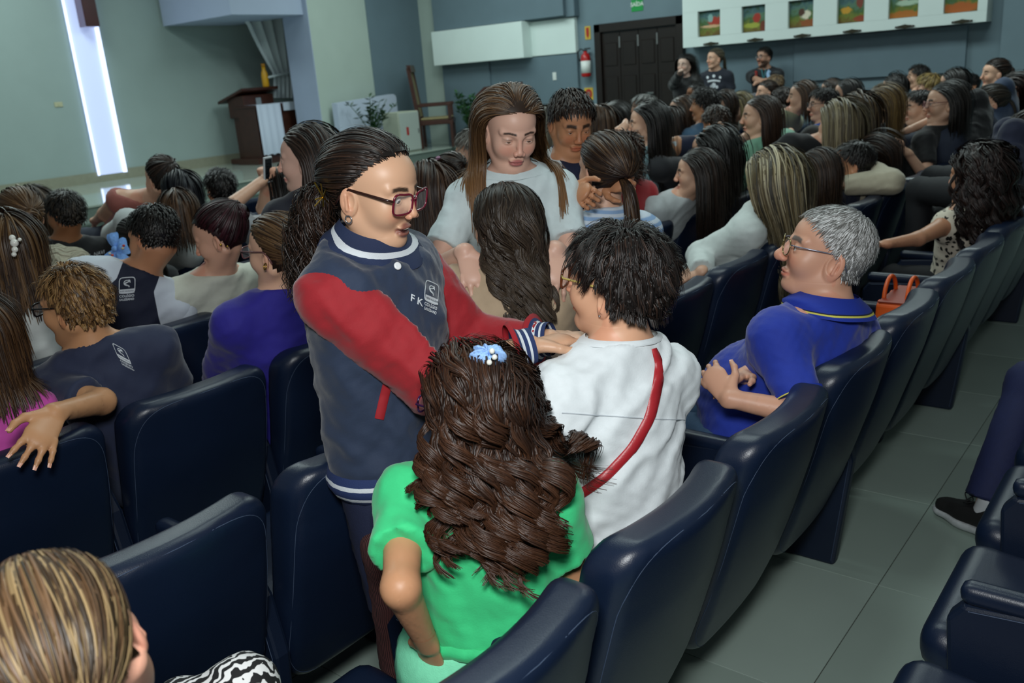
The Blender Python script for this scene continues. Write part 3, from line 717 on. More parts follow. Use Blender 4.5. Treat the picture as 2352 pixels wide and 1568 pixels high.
def make_hair(root, base, C, M, s, coll, h, seed, lvl):
    """coll: prims the strands must stay outside of"""
    rs = np.random.RandomState(seed); n = h['n']; S = h.get('S', 14 if lvl == 2 else 10 if lvl == 1 else 8)
    c0 = C+s*np.array((-.012, 0, .028))@M; hp = head_prims(C, M, s, 0, h.get('head', {}))[:7]+([h['nk']] if 'nk' in h else [])
    kind = h['kind']; sh = h.get('line', 0); ear = h.get('ear', 0)
    col = np.array([srgb(c) for c in h['col']]); wts = np.array(h.get('wts', [1]*len(col)), float); wts /= wts.sum()
    parts = []
    # cap
    U = fib(int(2600), 1); nu, nv = 40, 28
    th = np.linspace(0, 2*PI, nu, endpoint=False); ph = np.linspace(0.001, PI*.82, nv)
    G_ = np.stack([np.sin(ph)[:, None]*np.cos(th), np.sin(ph)[:, None]*np.sin(th), np.cos(ph)[:, None]*np.ones(nu)], -1).reshape(-1, 3)
    gp = surf(hp, c0, G_@M, .17*s)+(G_@M)*(.0035*s+h.get('cap', .004)+.006*np.clip(-G_[:, 2]*2, 0, 1))[:, None]
    ok = hair_ok(G_, sh+.03, ear)
    i = np.arange(nv-1)[:, None]*nu+np.arange(nu)[None]; j = np.arange(nv-1)[:, None]*nu+(np.arange(nu)[None]+1) % nu
    q = np.stack([i, j, j+nu, i+nu], -1).reshape(-1, 4)[:, ::-1]; q = q[ok[q].all(1)]
    parts.append((gp, q, G_@M, np.repeat((col[0]*.8)[None], len(gp), 0)))
    # roots
    U = fib(n*3, seed*.37)+rs.normal(size=(n*3, 3))*.02; U /= np.linalg.norm(U, axis=1, keepdims=True); U = U[hair_ok(U, sh, ear)]
    if len(U) > n: U = U[rs.permutation(len(U))[:n]]
    n = len(U); p = surf(hp, c0, U@M, .17*s)
    pick = lambda k: col[rs.choice(len(col), k, p=wts)]*(1+rs.normal(size=(k, 1))*.12).clip(.6, 1.5)
    lay = rs.rand(n); off = .003*s+h.get('vol', .02)*lay**.7
    L = h['L']*(1-h.get('lvar', .25)*rs.rand(n))
    if kind == 'short': L = L*np.clip(.5+.55*U[:, 2]+.15, .42, 1)
    step = L/(S-1)
    A = np.array(h.get('anchor', (-.112, 0, .0)))
    part = h.get('part', 0.0); crown = nz(h.get('crown', (-.45, .08, .88)))
    d = (U@M)*h.get('lift', .6); pts = [p]; gone = np.zeros(n)
    nr = U@M; Ns = [nr]
    jit = rs.normal(size=(n, 3))*h.get('jit', .12)
    for k in range(S-1):
        q = ((p-c0)@M.T)/(.095*s); qu = q/(np.linalg.norm(q, axis=1, keepdims=True)+1e-9)
        if kind == 'short':
            c = qu-crown; c = c+np.array(h.get('flow', (0, 0, -.2)))
        elif kind in ('bun', 'pony'):
            c = (A/.095)-q; c = c/(np.linalg.norm(c, axis=1, keepdims=True)+1e-9)
        else:
            sd_ = np.clip((qu[:, 1]-part)*4, -1, 1)
            up = np.clip(qu[:, 2]+.1, 0, 1)
            c = np.stack([-.55*up-.25*np.clip(qu[:, 0], 0, 1)*2-h.get('back', .35)*np.clip(qu[:, 0]+.35, 0, 1), sd_*up*.6, -(.25+1.1*(1-up))], 1)
            if h.get('fringe'): c[:, 0] += np.where((qu[:, 0] > .2), h['fringe'], 0)
        cw = c@M; cw -= nr*np.clip((cw*nr).sum(1, keepdims=True), -9, 9)*.9
        cw /= np.linalg.norm(cw, axis=1, keepdims=True)+1e-9
        if kind in ('bun', 'pony'):
            w = np.ones(n)*.8; g = np.zeros(n)
        elif kind == 'short':
            w = np.ones(n)*h.get('stiff', .7); g = np.ones(n)*.1
        else:
            on = np.clip((q[:, 2]+.35)/.5, 0, 1); w = on*.8; g = (1-on)*1.0+.06
        d = d*.45+cw*w[:, None]+np.array([0, 0, -1.0])*g[:, None]+jit*(.3+.7*(k/S))
        if h.get('gather') and kind == 'loose': d = d-(M[1][None]*(((p-C)@M[1])*8)[:, None]+M[0][None]*.3)*(h['gather']*(1-on))[:, None]
        d /= np.linalg.norm(d, axis=1, keepdims=True)+1e-9
        st_ = step if kind not in ('bun', 'pony') else np.minimum(L/(S-1), np.linalg.norm((C+s*A@M)-p, axis=1)*.35+.001)
        p = p+d*st_[:, None]
        dd, nr = coll(p)
        if kind in ('bun', 'pony'):
            near = np.clip(np.linalg.norm((C+s*A@M)-p, axis=1)/(.05*s), .25, 1); o_ = (.004*s+h.get('vol', .01)*lay)*near
        else: o_ = off*min(1, .35+.65*(k+1)/4)
        p = p+nr*np.maximum(o_-dd, 0)[:, None]; d = d-nr*np.minimum((d*nr).sum(1, keepdims=True), 0)*.9
        pts.append(p); Ns.append(nr)
    P = np.stack(pts, 1); N = np.stack(Ns, 1)
    if h.get('clumps'):
        gi = rs.permutation(n)[:h['clumps']]; own = np.argmin(((U[:, None]-U[gi][None])**2).sum(-1), 1)
        t = np.linspace(0, 1, S); cw_ = h.get('clw', .82)*np.clip((t-.08)/.45, 0, 1)**.8
        gP = P[gi][own]; dl = (P-gP); P = gP+dl*(1-cw_)[None, :, None]; L = L*(1-.6)+L[gi][own]*.6; U = U[gi][own]; N = nz_rows(N*.5+N[gi][own]*.5)
    if h.get('curl'):
        am, fr = h['curl']; t = np.linspace(0, 1, S)[None]*L[:, None]
        T = np.gradient(P, axis=1); T /= np.linalg.norm(T, axis=2, keepdims=True)+1e-9; B = np.cross(T, N)
        cl = np.round(U*h.get('clump', 7))@np.array([12.9, 78.2, 37.7]); phs = (np.sin(cl)*43758.5) % 6.283+rs.normal(size=n)*(.10 if h.get('clumps') else .35)
        an = 2*PI*fr*t+phs[:, None]; ramp = np.clip((t-h.get('c0', 0))/.10, 0, 1)*(1+h.get('cr', .6)*t/max(h['L'], .01))
        P = P+am*ramp[..., None]*(np.cos(an)[..., None]*B+.8*np.sin(an)[..., None]*N)
        dd, nn = coll(P.reshape(-1, 3)); P = P+(nn*np.maximum(.003-dd, 0)[:, None]).reshape(P.shape); P[:, 0] = pts[0]
    w = h['w']*(.6+.8*rs.rand(n)); tip = (srgb(h['tip']), h.get('tipw', .7)) if 'tip' in h else None
    parts.append(ribbons(P, N, w, pick(n), h.get('taper', .3), tip, .75 if lvl == 2 else .5))
    Aw = C+s*A@M
    if kind == 'bun':
        m = h.get('nb', n//2); R = h.get('br', .042)*s; cb = Aw+s*np.array(h.get('boff', (-.03, 0, 0)))@M
        a1 = rs.normal(size=(m, 3)); a1 /= np.linalg.norm(a1, axis=1, keepdims=True)
        a1[:, :] = a1+(M[0]*1.6)[None]; a1 /= np.linalg.norm(a1, axis=1, keepdims=True)
        e1 = np.cross(a1, rs.normal(size=(m, 3))); e1 /= np.linalg.norm(e1, axis=1, keepdims=True); e2 = np.cross(a1, e1)
        rr = R*(.75+.35*rs.rand(m)); tt = np.linspace(0, PI*1.1, 9); hgt = rs.uniform(-.55, .55, m)*R
        ring_ = np.sqrt(np.maximum(rr**2-hgt**2, (R*.3)**2))
        P = cb+a1[:, None]*hgt[:, None, None]+ring_[:, None, None]*(np.cos(tt)[None, :, None]*e1[:, None]+np.sin(tt)[None, :, None]*e2[:, None])
        N = P-cb; N /= np.linalg.norm(N, axis=2, keepdims=True)
        if h.get('messy'): P = P+N*(rs.rand(m)[:, None, None]*h['messy'])*np.linspace(0, 1, 9)[None, :, None]
        parts.append(ribbons(P, N, h['w']*(.8+.8*rs.rand(m)), pick(m), .5))
    if kind == 'pony':
        m = h.get('nb', n//2); S2 = 14; LP = h['pl']*(1-.3*rs.rand(m)); e = rs.normal(size=(m, 3)); e /= np.linalg.norm(e, axis=1, keepdims=True)
        p = Aw+e*(.012*s); d = np.repeat(nz(np.array(h.get('pdir', (-1, 0, .1)))@M)[None], m, 0)+e*h.get('puff', .25)
        pp = [p]; Np = [e]
        lay = rs.rand(m)*h.get('pvol', .03)
        for k in range(S2-1):
            d = d*.75+np.array([0, 0, -1.0])*h.get('pg', .33)+e*.04*h.get('puff', .25)+rs.normal(size=(m, 3))*.05; d /= np.linalg.norm(d, axis=1, keepdims=True)
            p = p+d*(LP/(S2-1))[:, None]; dd, nn = coll(p); p = p+nn*np.maximum(.006+lay-dd, 0)[:, None]; d = d-nn*np.minimum((d*nn).sum(1, keepdims=True), 0)*(dd < .006+lay)[:, None]
            pp.append(p); Np.append(nz_rows(e+nn*.5))
        P = np.stack(pp, 1); N = np.stack(Np, 1); own = rs.randint(0, max(m//22, 1), m)
        gP = P[own*22 % m]; P = gP+(P-gP)*(1-h.get('pclw', .7)*np.clip(np.linspace(0, 1.8, S2), 0, 1))[None, :, None]
        if h.get('pcurl'):
            am, fr = h['pcurl']; t = np.linspace(0, 1, S2)[None]*LP[:, None]; T = np.gradient(P, axis=1); T /= np.linalg.norm(T, axis=2, keepdims=True)+1e-9; B = np.cross(T, N)
            an = 2*PI*fr*t+(own*1.7+rs.rand(m)*.3)[:, None]; P = P+am*np.clip(t/.04, 0, 1)[..., None]*(np.cos(an)[..., None]*B+np.sin(an)[..., None]*N)
        parts.append(ribbons(P, N, h['w']*(.6+.8*rs.rand(m)), pick(m), .3, tip))
    V = []; Q = []; NN = []; CV = []; o = 0
    for v, q, nn, cc in parts: V.append(v); Q.append(q+o); NN.append(nn); CV.append(cc); o += len(v)
    me = fast_mesh('hair', np.concatenate(V)-base, np.concatenate(Q), np.concatenate(NN), np.concatenate(CV))
    m = mat('hair_strands_shiny' if h.get('shine', 1) else 'hair_strands', (1, 1, 1), .44 if h.get('shine', 1) else .6, vcol=True, spec=.35 if h.get('shine', 1) else .2)
    return tag(mobj('hair', me, m, root), kind='stuff')
def nz_rows(a): return a/(np.linalg.norm(a, axis=-1, keepdims=True)+1e-9)
def sphere_mesh(c, r, gaze, iris, base):
    nu, nv = 20, 14; th = np.linspace(0, 2*PI, nu, endpoint=False); ph = np.linspace(0, PI, nv)
    ph = np.concatenate([[.0001], np.linspace(.16, .20, 2), np.linspace(.42, .47, 2), np.linspace(.7, PI, 7)])
    nv = len(ph)
    g = nz(gaze); e1 = nz(np.cross(g, [.1, .2, 1])); e2 = np.cross(g, e1)
    D = np.cos(ph)[:, None, None]*g+np.sin(ph)[:, None, None]*(np.cos(th)[None, :, None]*e1+np.sin(th)[None, :, None]*e2)
    cc = np.where(ph[:, None] < .18, np.array([[.004, .004, .004]]), np.where(ph[:, None] < .45, np.array([iris]), np.array([[.62, .58, .55]])))
    i = np.arange(nv-1)[:, None]*nu+np.arange(nu)[None]; j = np.arange(nv-1)[:, None]*nu+(np.arange(nu)[None]+1) % nu
    return (c+D.reshape(-1, 3)*r-base), np.stack([i, i+nu, j+nu, j], -1).reshape(-1, 4), D.reshape(-1, 3), np.repeat(cc, nu, 0)
def sm01(x): x = np.clip(x, 0, 1); return x*x*(3-2*x)
def skin_cols(v, C, M, s, o, skin, lvl):
    q = ((v-C)@M.T)/s; x, y, z = q.T; c = np.repeat(np.array(skin)[None], len(v), 0)
    def mix(m, col): nonlocal c; m = np.clip(m, 0, 1)[:, None]; c = c*(1-m)+np.array(col)*m
    near = (np.abs(q) < .15).all(1)
    red = np.array(skin)*np.array((1.05, .72, .68))
    ell = lambda cy, cz, ry, rz: np.sqrt(((np.abs(y)-cy)/ry)**2+((z-cz)/rz)**2)
    mix(near*(x > .05)*.5*sm01(1.4-ell(.036, -.03, .022, .02)), red)
    mix(near*(x > .1)*.35, red); mix(near*(np.abs(y) > .079)*.35, red)
    br = srgb(o.get('brow', '1c120c'))
    bz = .0255+.10*(np.abs(y)-.012)-2.2*np.maximum(np.abs(y)-.034, 0)**1.0*.16
    mix(near*(x > .05)*.95*sm01(1.9-np.abs(z-bz)/((.0030 if lvl == 2 else .0045)*o.get('bth', 1)))*sm01((np.abs(y)-.009)/.006)*sm01((.053-np.abs(y))/.008), br)
    lip = srgb(o['lips']) if 'lips' in o else np.array(skin)*np.array((.92, .48, .46))
    mo = o.get('mouth', 0)
    mix(near*(x > .072)*.8*sm01((1.2-np.sqrt((y/.0225)**2+((z+.0683+mo*.3)/(.0108+mo*.8))**2))*3), lip)
    if mo: mix(near*(x > .07)*sm01((1.1-np.sqrt((y/.018)**2+((z+.0682+mo*.3)/(.002+mo*.45))**2))*3), (.05, .012, .012))
    if lvl >= 1:
        mix(near*(x > .07)*.55*sm01(1.35-ell(.0325, .0065, .0165, .0035)), np.array((.02, .012, .01)))
    else:
        mix(near*(x > .055)*.8*sm01((1.2-ell(.033, .004, .014, .007))*3), (.02, .014, .012))
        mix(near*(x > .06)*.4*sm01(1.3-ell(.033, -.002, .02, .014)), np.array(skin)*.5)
    if o.get('beard'):
        bm = sm01((-.035-z)/.02)*(x > -.02)*(z > -.14)*sm01((x+.02)/.03)
        bm = np.maximum(bm*sm01((np.abs(y)-.020)/.012+((-.088-z)/.01).clip(0, 1)), sm01((1.3-np.sqrt((y/.028)**2+((z+.05)/.008)**2))*3)*(x > .07))
        mix(near*bm*.85, srgb(o['beard']))
    return c
def put_glasses(root, base, C, M, s, g):
    W = lambda q: (C+s*(np.array(q, float)@M))-base
    gm = mat('frame_'+g['name'], g['col'], .25, spec=.6, metal=g.get('metal', 0)); top = None
    e = bpy.data.objects.new('glasses', None); COL.objects.link(e); e.parent = root; e.empty_display_size = .02
    rx, rz, ex = g.get('rx', .026), g.get('rz', .019), g.get('e', .55); X0 = g.get('x', .112)+g.get('dx', 0); zc = g.get('z', .002)
    mb = MB()
    for y in (-1, 1):
        ring_ = []
        for i in range(28):
            a = 2*PI*i/28; ca, sa = math.cos(a), math.sin(a)
            yy = np.sign(ca)*abs(ca)**ex*rx; zz = np.sign(sa)*abs(sa)**ex*rz
            up = g.get('cat', 0)*max(0, yy/rx)*max(0, zz/rz)
            ring_.append(W((X0-.16*abs(yy+.033)*(1 if True else 0)-(.0), y*(g.get('yc', .033)+yy), zc+zz+up)))
        mb.tube(ring_, g.get('r', .0022)*s, 6, True)
        ln = MB().add(ring_, [tuple(range(28))]).build('lens', mat('clear_lens', (.95, .97, 1), .05, alpha=.10, spec=.8), e)
        xs_ = X0-.16*(.033+rx)
        hx = -.012
        tp = [W((xs_, y*(g.get('yc', .033)+rx), zc+rz*.45)), W((xs_-.012, y*(.0755), zc+rz*.45+.002)), W((.03, y*.079, zc+rz*.4+.004)), W((hx, y*.083, zc+rz*.35+.006)), W((hx-.022, y*.084, zc-.006)), W((hx-.032, y*.083, zc-.026))]
        tm = mat('temple_'+g['name'], g.get('tcol', g['col']), .25, spec=.6, metal=g.get('metal', 0))
        MB().tube(tp, g.get('tr', .0024)*s, 6, False).build('temple', tm, e, True)
    mb.tube([W((X0-.16*.02, -.0085, zc+rz*.3)), W((X0+.002, 0, zc+rz*.42)), W((X0-.16*.02, .0085, zc+rz*.3))], g.get('r', .0022)*s, 6)
    mb.build('rim', gm, e, True)
    return e
PEOPLE = []
def person(label, head, phi, tphi=None, seat=True, hp=(0, 0), lvl=0, lean=4, slean=0, sh=None, skin='cfa286', hair=None, top=None, bottom=None, sex='f', fo=None,
           arms=(None, None), poles=(None, None), hands=(None, None), glasses=None, group=None, seed=None, sb=None, build=1.0, eyes='3a2214', legphi=None, gaze=None, hipz=None, knees=None, floor=0, bust=None, res=None, torso=None, name='person', feet=None, row=None, hip=None, hf=.03, wk=1.0, sbmax=1.06, nk=.165, shd=0.0, armk=1.0):
    """head=(px,py,depth); phi head yaw, tphi torso yaw; hp=(pitch,roll)"""
    fo = dict(fo or {}); C = px(*head) if len(head) == 3 else np.array(head[3])
    seed = seed if seed is not None else (len(PEOPLE)*7+3)
    sh = sh if sh is not None else (1.0 if lvl == 2 else 1.0); tphi = phi if tphi is None else tphi
    M = head_frame(phi, hp[0], hp[1]); f = yawdir(tphi); l = np.cross([0, 0, 1], f)
    T = rotm(l, math.radians(lean))@np.array([0, 0, 1.0]); T = rotm(f, math.radians(-slean))@T
    if row is not None and hip is None: hip = (min(C[0]-.03, ROWS[row]-.27), C[1])
    if hip is not None:
        hz = .555 if hipz is None else hipz
        T = nz((C-np.array([0, 0, .2])-f*hf)-np.array([hip[0], hip[1], hz])); T = nz(T*np.array([1, 1, 1.0]))
    f2 = nz(f-T*(f@T)); lf = np.cross(T, f2)
    if sb is None: sb = ((C[2]-.555)/.665/max(T[2], .6) if seat else (C[2]-floor)/1.60) if hipz is None else (C[2]-hipz)/.665/T[2]
    sb = min(max(sb, .55), sbmax)
    nb = C-T*nk*sb*(.5+.5*sh)-f2*hf*sb
    dn = lambda d: nb-T*d*sb
    Sc = dn(.058); chest = dn(.15); waist = dn(.31); Hc = dn(.475)
    if torso is not None: Hc = Hc+np.array(torso)
    bw = build*sb; dp = f2
    shw = (.165 if sex == 'f' else .180)*sb*(.6+.4*build)
    S = {1: Sc+lf*shw-T*shd*sb, -1: Sc-lf*shw-T*shd*sb}
    TP = [RC(Hc, waist, .150*bw*wk, .126*bw*wk, .05, dp, .74), RC(waist, chest, .126*bw*wk, .145*bw, .05, dp, .72), RC(chest, dn(.06), .145*bw, .095*bw, .05, dp, .68),
          RC(Sc+lf*shw*.9-T*shd*sb*.8, Sc-lf*shw*.9-T*shd*sb*.8, .050*bw, .050*bw, .05)]
    for y in (1, -1):
        TP.append(RC(nb+T*.03*sb, S[y]-lf*y*.03*sb+T*.012*sb, .040*bw, .036*bw, .05)); TP.append(EL(S[y]-T*.012*sb, np.array((.052, .050, .062))*bw, None, .03)); TP[-1].delt = True
    if bust is None: bust = .052 if (sex == 'f' and sb > .92) else 0
    if bust:
        for y in (1, -1): TP.append(EL(dn(.20)+f2*.075*bw+lf*y*.07*bw, np.array((1, 1, .95))*bust*bw, None, .05))
    if fo.get('belly'): TP.append(EL(dn(.36)+f2*.06*bw, np.array((.12, .13, .13))*bw*fo['belly'], None, .06))
    NK = RC(nb-T*.03*sb, C+s_(M, sh, (-.020, 0, -.045)), .053*(sb*.5+sh*.5)*fo.get('neck', 1)*(.93 if sex == 'f' else 1.05), .052*sh*fo.get('neck', 1)*(.93 if sex == 'f' else 1.05), .03)
    # legs
    lph = tphi if legphi is None else legphi; g = yawdir(lph); gl = np.cross([0, 0, 1], g)
    LP = []; SHOE = []; K = {}
    for y in (1, -1):
        Hp = Hc+lf*y*.085*bw-T*.02*sb
        if seat:
            Kn = Hp+g*.40*sb+gl*y*.04*sb; Kn[2] = max(Hp[2]-.02, floor+.36*sb+.06)
            if feet: An = np.array(feet[y]) if isinstance(feet, dict) else None
            else: An = np.array([Kn[0]+g[0]*.02, Kn[1]+g[1]*.02, floor+.08])
            if knees and knees.get(y) is not None: Kn = np.array(knees[y]); An = np.array([Kn[0], Kn[1], floor+.08])+g*.02 if not feet else An
        else:
            An = np.array([Hp[0], Hp[1], floor+.085])+gl*y*.02
            if feet and isinstance(feet, dict): An = np.array(feet[y])
            Kn = (Hp+An)/2+g*.03*sb
        LP += [RC(Hp, Kn, .080*bw, .055*sb, .03), RC(Kn, An, .054*sb, .036*sb, .03)]
        An2 = An+g*.12*sb-np.array([0, 0, .045])
        SHOE.append((An, An2)); LP.append(RC(An-np.array([0, 0, .03]), An2, .033*sb, .026*sb, .02)); K[y] = (Hp, Kn, An)
    # arms
    AP = {}; HB = []; NAILS = []
    for ix, y in enumerate((1, -1)):
        tg = arms[ix]
        if tg is None:
            if seat: tg = (K[y][0]*.35+K[y][1]*.65)+np.array([0, 0, .095*sb])-gl*y*.02
            else: tg = Hc+lf*y*(shw+.05)-T*.12*sb+f2*.06
        elif len(tg) == 3 and tg[2] > 0 and tg[0] > 5: tg = px(*tg)
        pole = poles[ix] if poles[ix] is not None else (-f2*.5+lf*y*.55-np.array([0, 0, .45]))
        E_, Wr = ik(S[y], tg, .275*sb*armk, .245*sb*armk, pole)
        rs_ = fo.get('arm', 1.0)
        AP[y] = [RC(S[y], E_, .047*bw*rs_, .038*sb*rs_, .03), RC(E_, Wr, .040*sb*rs_, .026*sb*rs_, .02)]
        hd = hands[ix]
        if hd is None: hpv = [RC(Wr, Wr+nz(Wr-E_+g*.1)*.085*sb, .026*sb, .034*sb, .02, np.array([0, 0, 1]), .5), RC(Wr+nz(Wr-E_)*.09*sb, Wr+nz(Wr-E_)*.15*sb-np.array([0, 0, .02]), .024*sb, .016*sb, .02)]
        else:
            hd = dict(hd); d_ = hd.pop('d'); n_ = hd.pop('n'); hs = hd.pop('s', sb*.98); fine = hd.pop('fine', True)
            hpv, tips = hand_prims(Wr, d_, n_, hs, **hd)
            NAILS += tips
            if fine: HB.append((Wr+nz(d_)*.09*hs, np.array([.125, .125, .125])*hs, {2: .0032, 1: .0045, 0: .006}[lvl]))
        AP[y] += hpv
    HP = head_prims(C, M, sh, lvl, fo)
    for q in HP: q.k = q.k
    body = TP+[NK]+LP+AP[1]+AP[-1]+HP
    root = empty(name, (Hc[0], Hc[1], floor)); base = np.array([Hc[0], Hc[1], floor])
    tag(root, label, 'person', group)
    R_ = res or {2: .0095, 1: .012, 0: .015}[lvl]; rh = {2: .0024, 1: .0042, 0: .0062}[lvl]*(1 if lvl == 2 else sh)
    sk = srgb(skin)
    v, q, n = sdf_mesh(body, R_, boxes=[(C, np.array([.145, .145, .145])*sh, rh)]+HB)
    mk = mat('skin', (1, 1, 1), .45, vcol=True, sss=.06 if lvl == 2 else 0, spec=.4)
    mobj('body', fast_mesh('body', v-base, q, n, skin_cols(v, C, M, sh, fo, sk, lvl)), mk, root)
    if lvl >= 1 and fo.get('open', 1) > 0:
        for y in (1, -1):
            gz_ = M[0] if gaze is None else nz(np.array(gaze)@M)
            a = sphere_mesh(C+s_(M, sh, (.0745, y*.032, .002)), .0140*sh, gz_, srgb(eyes), base)
            mobj('eye', fast_mesh('eye', a[0], a[1], a[2], a[3]), mat('eyeball', (1, 1, 1), .12, vcol=True), root)
    cloth = []; rc = {2: .0075, 1: .011, 0: .015}[lvl] if not res else res*.9
    info = dict(C=C, M=M, s=sh, sb=sb, nb=nb, Sc=Sc, S=S, T=T, f=f2, l=lf, Hc=Hc, AP=AP, K=K, root=root, base=base, TP=TP, chest=chest, waist=waist, dn=dn, NAILS=NAILS, NK=NK, g=g, gl=gl)
    if top is None: top = dict(col='444444')
    if top:
        t = dict(top); th = t.get('th', .010); A = [q.grow(th) for q in TP if not (t.get('scol') and hasattr(q, 'delt'))]
        cuts = [(nb+T*t.get('neck', .045)*sb, nz(T*.9+f2*t.get('dip', .36))), (Hc-T*t.get('hem', .05 if seat else .07)*sb, -T)]
        G0 = [GR(A, cuts, .02)]
        sl = t.get('sleeve', 'short'); cols_ = t.get('scol')
        SLV = []
        for y in (1, -1):
            u, fa = AP[y][0], AP[y][1]; e = t.get('ease', .012)
            if sl == 'none': continue
            fr = {'short': t.get('frac', .62), 'long': 2, '34': 1.5}[sl]
            ps = [RC(u.a, u.b, u.ra+th, u.rb+e*(1.2 if sl == 'short' else .9), .02)]
            if fr <= 1: ct = [(u.a+(u.b-u.a)*fr, nz(u.b-u.a))]
            else:
                ps.append(RC(fa.a, fa.b, fa.ra+e*.9, fa.rb+e*t.get('tap', .85), .02)); ct = [(fa.a+(fa.b-fa.a)*(t.get('cut', .97) if fr == 2 else .5), nz(fa.b-fa.a))]
            if cols_ is not None: ct.append((S[y]-lf*y*.028*sb, -nz(lf*y*.95-T*.12)))
            SLV.append(GR(ps, ct, .03))
        sep = cols_ is not None
        mesh_sets = [('shirt' if 'part' not in t else t['part'], G0 if sep else G0+SLV, t['col'])]
        if sep: mesh_sets += [('sleeve', [q], cols_) for q in SLV]
        for nm, pr, cc in mesh_sets:
            v, q, n = sdf_mesh(pr, rc)
            if len(v) == 0: continue
            am = t.get('wr', .006); sdv = seed+11
            axis = t.get('fold', None)
            dsp = am*(.45*wob(v, 32, sdv)+.22*wob(v, 75, sdv+5))
            if lvl >= 1: dsp = dsp+am*1.0*(ridges(v, (T*.55+lf*.6+f2*.25) if axis is None else axis, 11, sdv+2, 1.2, 14)-.25)
            v = v+n*dsp[:, None]
            if t.get('raglan') and nm != 'sleeve': t['mat'] = mat('raglan_%s_%s' % (cc, cols_), 'ffffff', .8, stripes=[(0, cc), (.5, cols_)])
            m = t['mat'] if 'mat' in t and nm != 'sleeve' else mat('cloth_%s_%s' % (nm, cc), cc, t.get('rough', .8), bump=(260, .10) if lvl else None, sheen=.15, noise=(40, .05))
            o_ = mobj(nm, fast_mesh(nm, v-base, q, None if lvl >= 1 else n, s=((v-Hc)@T)/sb if not t.get('raglan') else .5+4*(np.abs((v-nb)@lf)/sb-.065-.55*np.clip((nb-v)@T/sb+.01, 0, .3))), m, root); cloth.append(o_); info[nm] = o_
        info['cloth_prims'] = A
    if bottom is None: bottom = dict(col='20283a')
    if bottom:
        e = bottom.get('ease', .012); ps = [TP[0].grow(.008)]; fr = bottom.get('len', 2)
        cuts = [(Hc+T*.06*sb, T)]
        pr = [GR(ps, cuts, .02)]
        for y in (1, -1):
            Hp, Kn, An = K[y]; th_, cf = LP[0 if y == 1 else 3], LP[1 if y == 1 else 4]
            if fr <= 1: pr.append(GR([RC(th_.a, th_.b, th_.ra+e, th_.rb+e*1.3, .03)], [(Hp+(Kn-Hp)*fr, nz(Kn-Hp))], .03))
            else: pr.append(GR([RC(th_.a, th_.b, th_.ra+e, th_.rb+e, .03), RC(cf.a, cf.b, cf.ra+e, cf.rb+e*1.4, .03)], [(An+(Kn-An)*.05, nz(An-Kn))], .03))
        v, q, n = sdf_mesh(pr, rc*1.25); v = v+n*(.004*wob(v, 40, seed+31))[:, None]
        m = bottom.get('mat') or mat('cloth_trousers_'+bottom['col'], bottom['col'], .8, bump=(300, .2) if lvl else None, noise=(50, .08))
        info['trousers'] = mobj(bottom.get('part', 'trousers'), fast_mesh('trousers', v-base, q, n), m, root)
    if hair:
        h = dict(hair); h['head'] = fo; h['nk'] = NK
        if 'n' not in h: h['n'] = {2: 3800, 1: 1100, 0: 420}[lvl]
        if 'w' not in h: h['w'] = {2: .0034, 1: .0065, 0: .0105}[lvl]*sh
        coll = [q for q in HP[:7]]+[NK]+[q.grow(.012) for q in TP]+[AP[1][0].grow(.014), AP[-1][0].grow(.014)]
        hl = h['L']+h.get('pl', 0)+.2; coll = GridSdf(coll, C-np.array([.34, .34, min(hl, .8)]), C+np.array([.34, .34, .24]), .010 if lvl == 2 else .014)
        info['hair'] = make_hair(root, base, C, M, sh, coll, h, seed, lvl)
    if glasses: info['glasses'] = put_glasses(root, base, C, M, sh, glasses)
    PEOPLE.append((label, C, sb, Hc)); return info
def s_(M, s, q): return s*(np.array(q, float)@M)
# ------------------------------------------------------------------ the people in front
import time as _time; _t0 = _time.time()
DARK = ['17100d', '22160f', '2c1c13']; BROWN = ['2c1d13', '3a2617', '4a3320']
# white-blouse woman
W_ = person('woman in a white linen blouse with short dark hair and a red bag strap', (1416, 652, 1.97), 57, tphi=32, lvl=2, hp=(-10, 3), hip=(-1.04, 1.58), nk=.14, sb=1.0, sh=1.04, skin='d3a283', build=.97, wk=1.28, shd=.030,
    hair=dict(kind='short', L=.085, lvar=.5, vol=.034, col=['120d0b', '1d1512', '2e2019'], wts=[3, 2, 1], crown=(-.3, .0, .95), flow=(-.35, 0, -.55), jit=.16, lift=.6, n=5200, w=.0030, curl=(.005, 8), stiff=.6, ear=.34, clumps=420, clw=.6),
    top=dict(col='d6dde0', sleeve='short', frac=.75, th=.016, ease=.03, neck=.028, dip=.05, wr=.011, part='blouse'), bottom=dict(col='3b1c1e', ease=.016),
    glasses=dict(name='tortoise', col='5a2a10', tcol='b8a45a', rx=.026, rz=.022, r=.003), fo=dict(cheek=1.1, nose=.95, wide=1.03, ear=1.08), knees={1: px(905, 1255, 2.02), -1: px(1050, 1180, 2.35)})
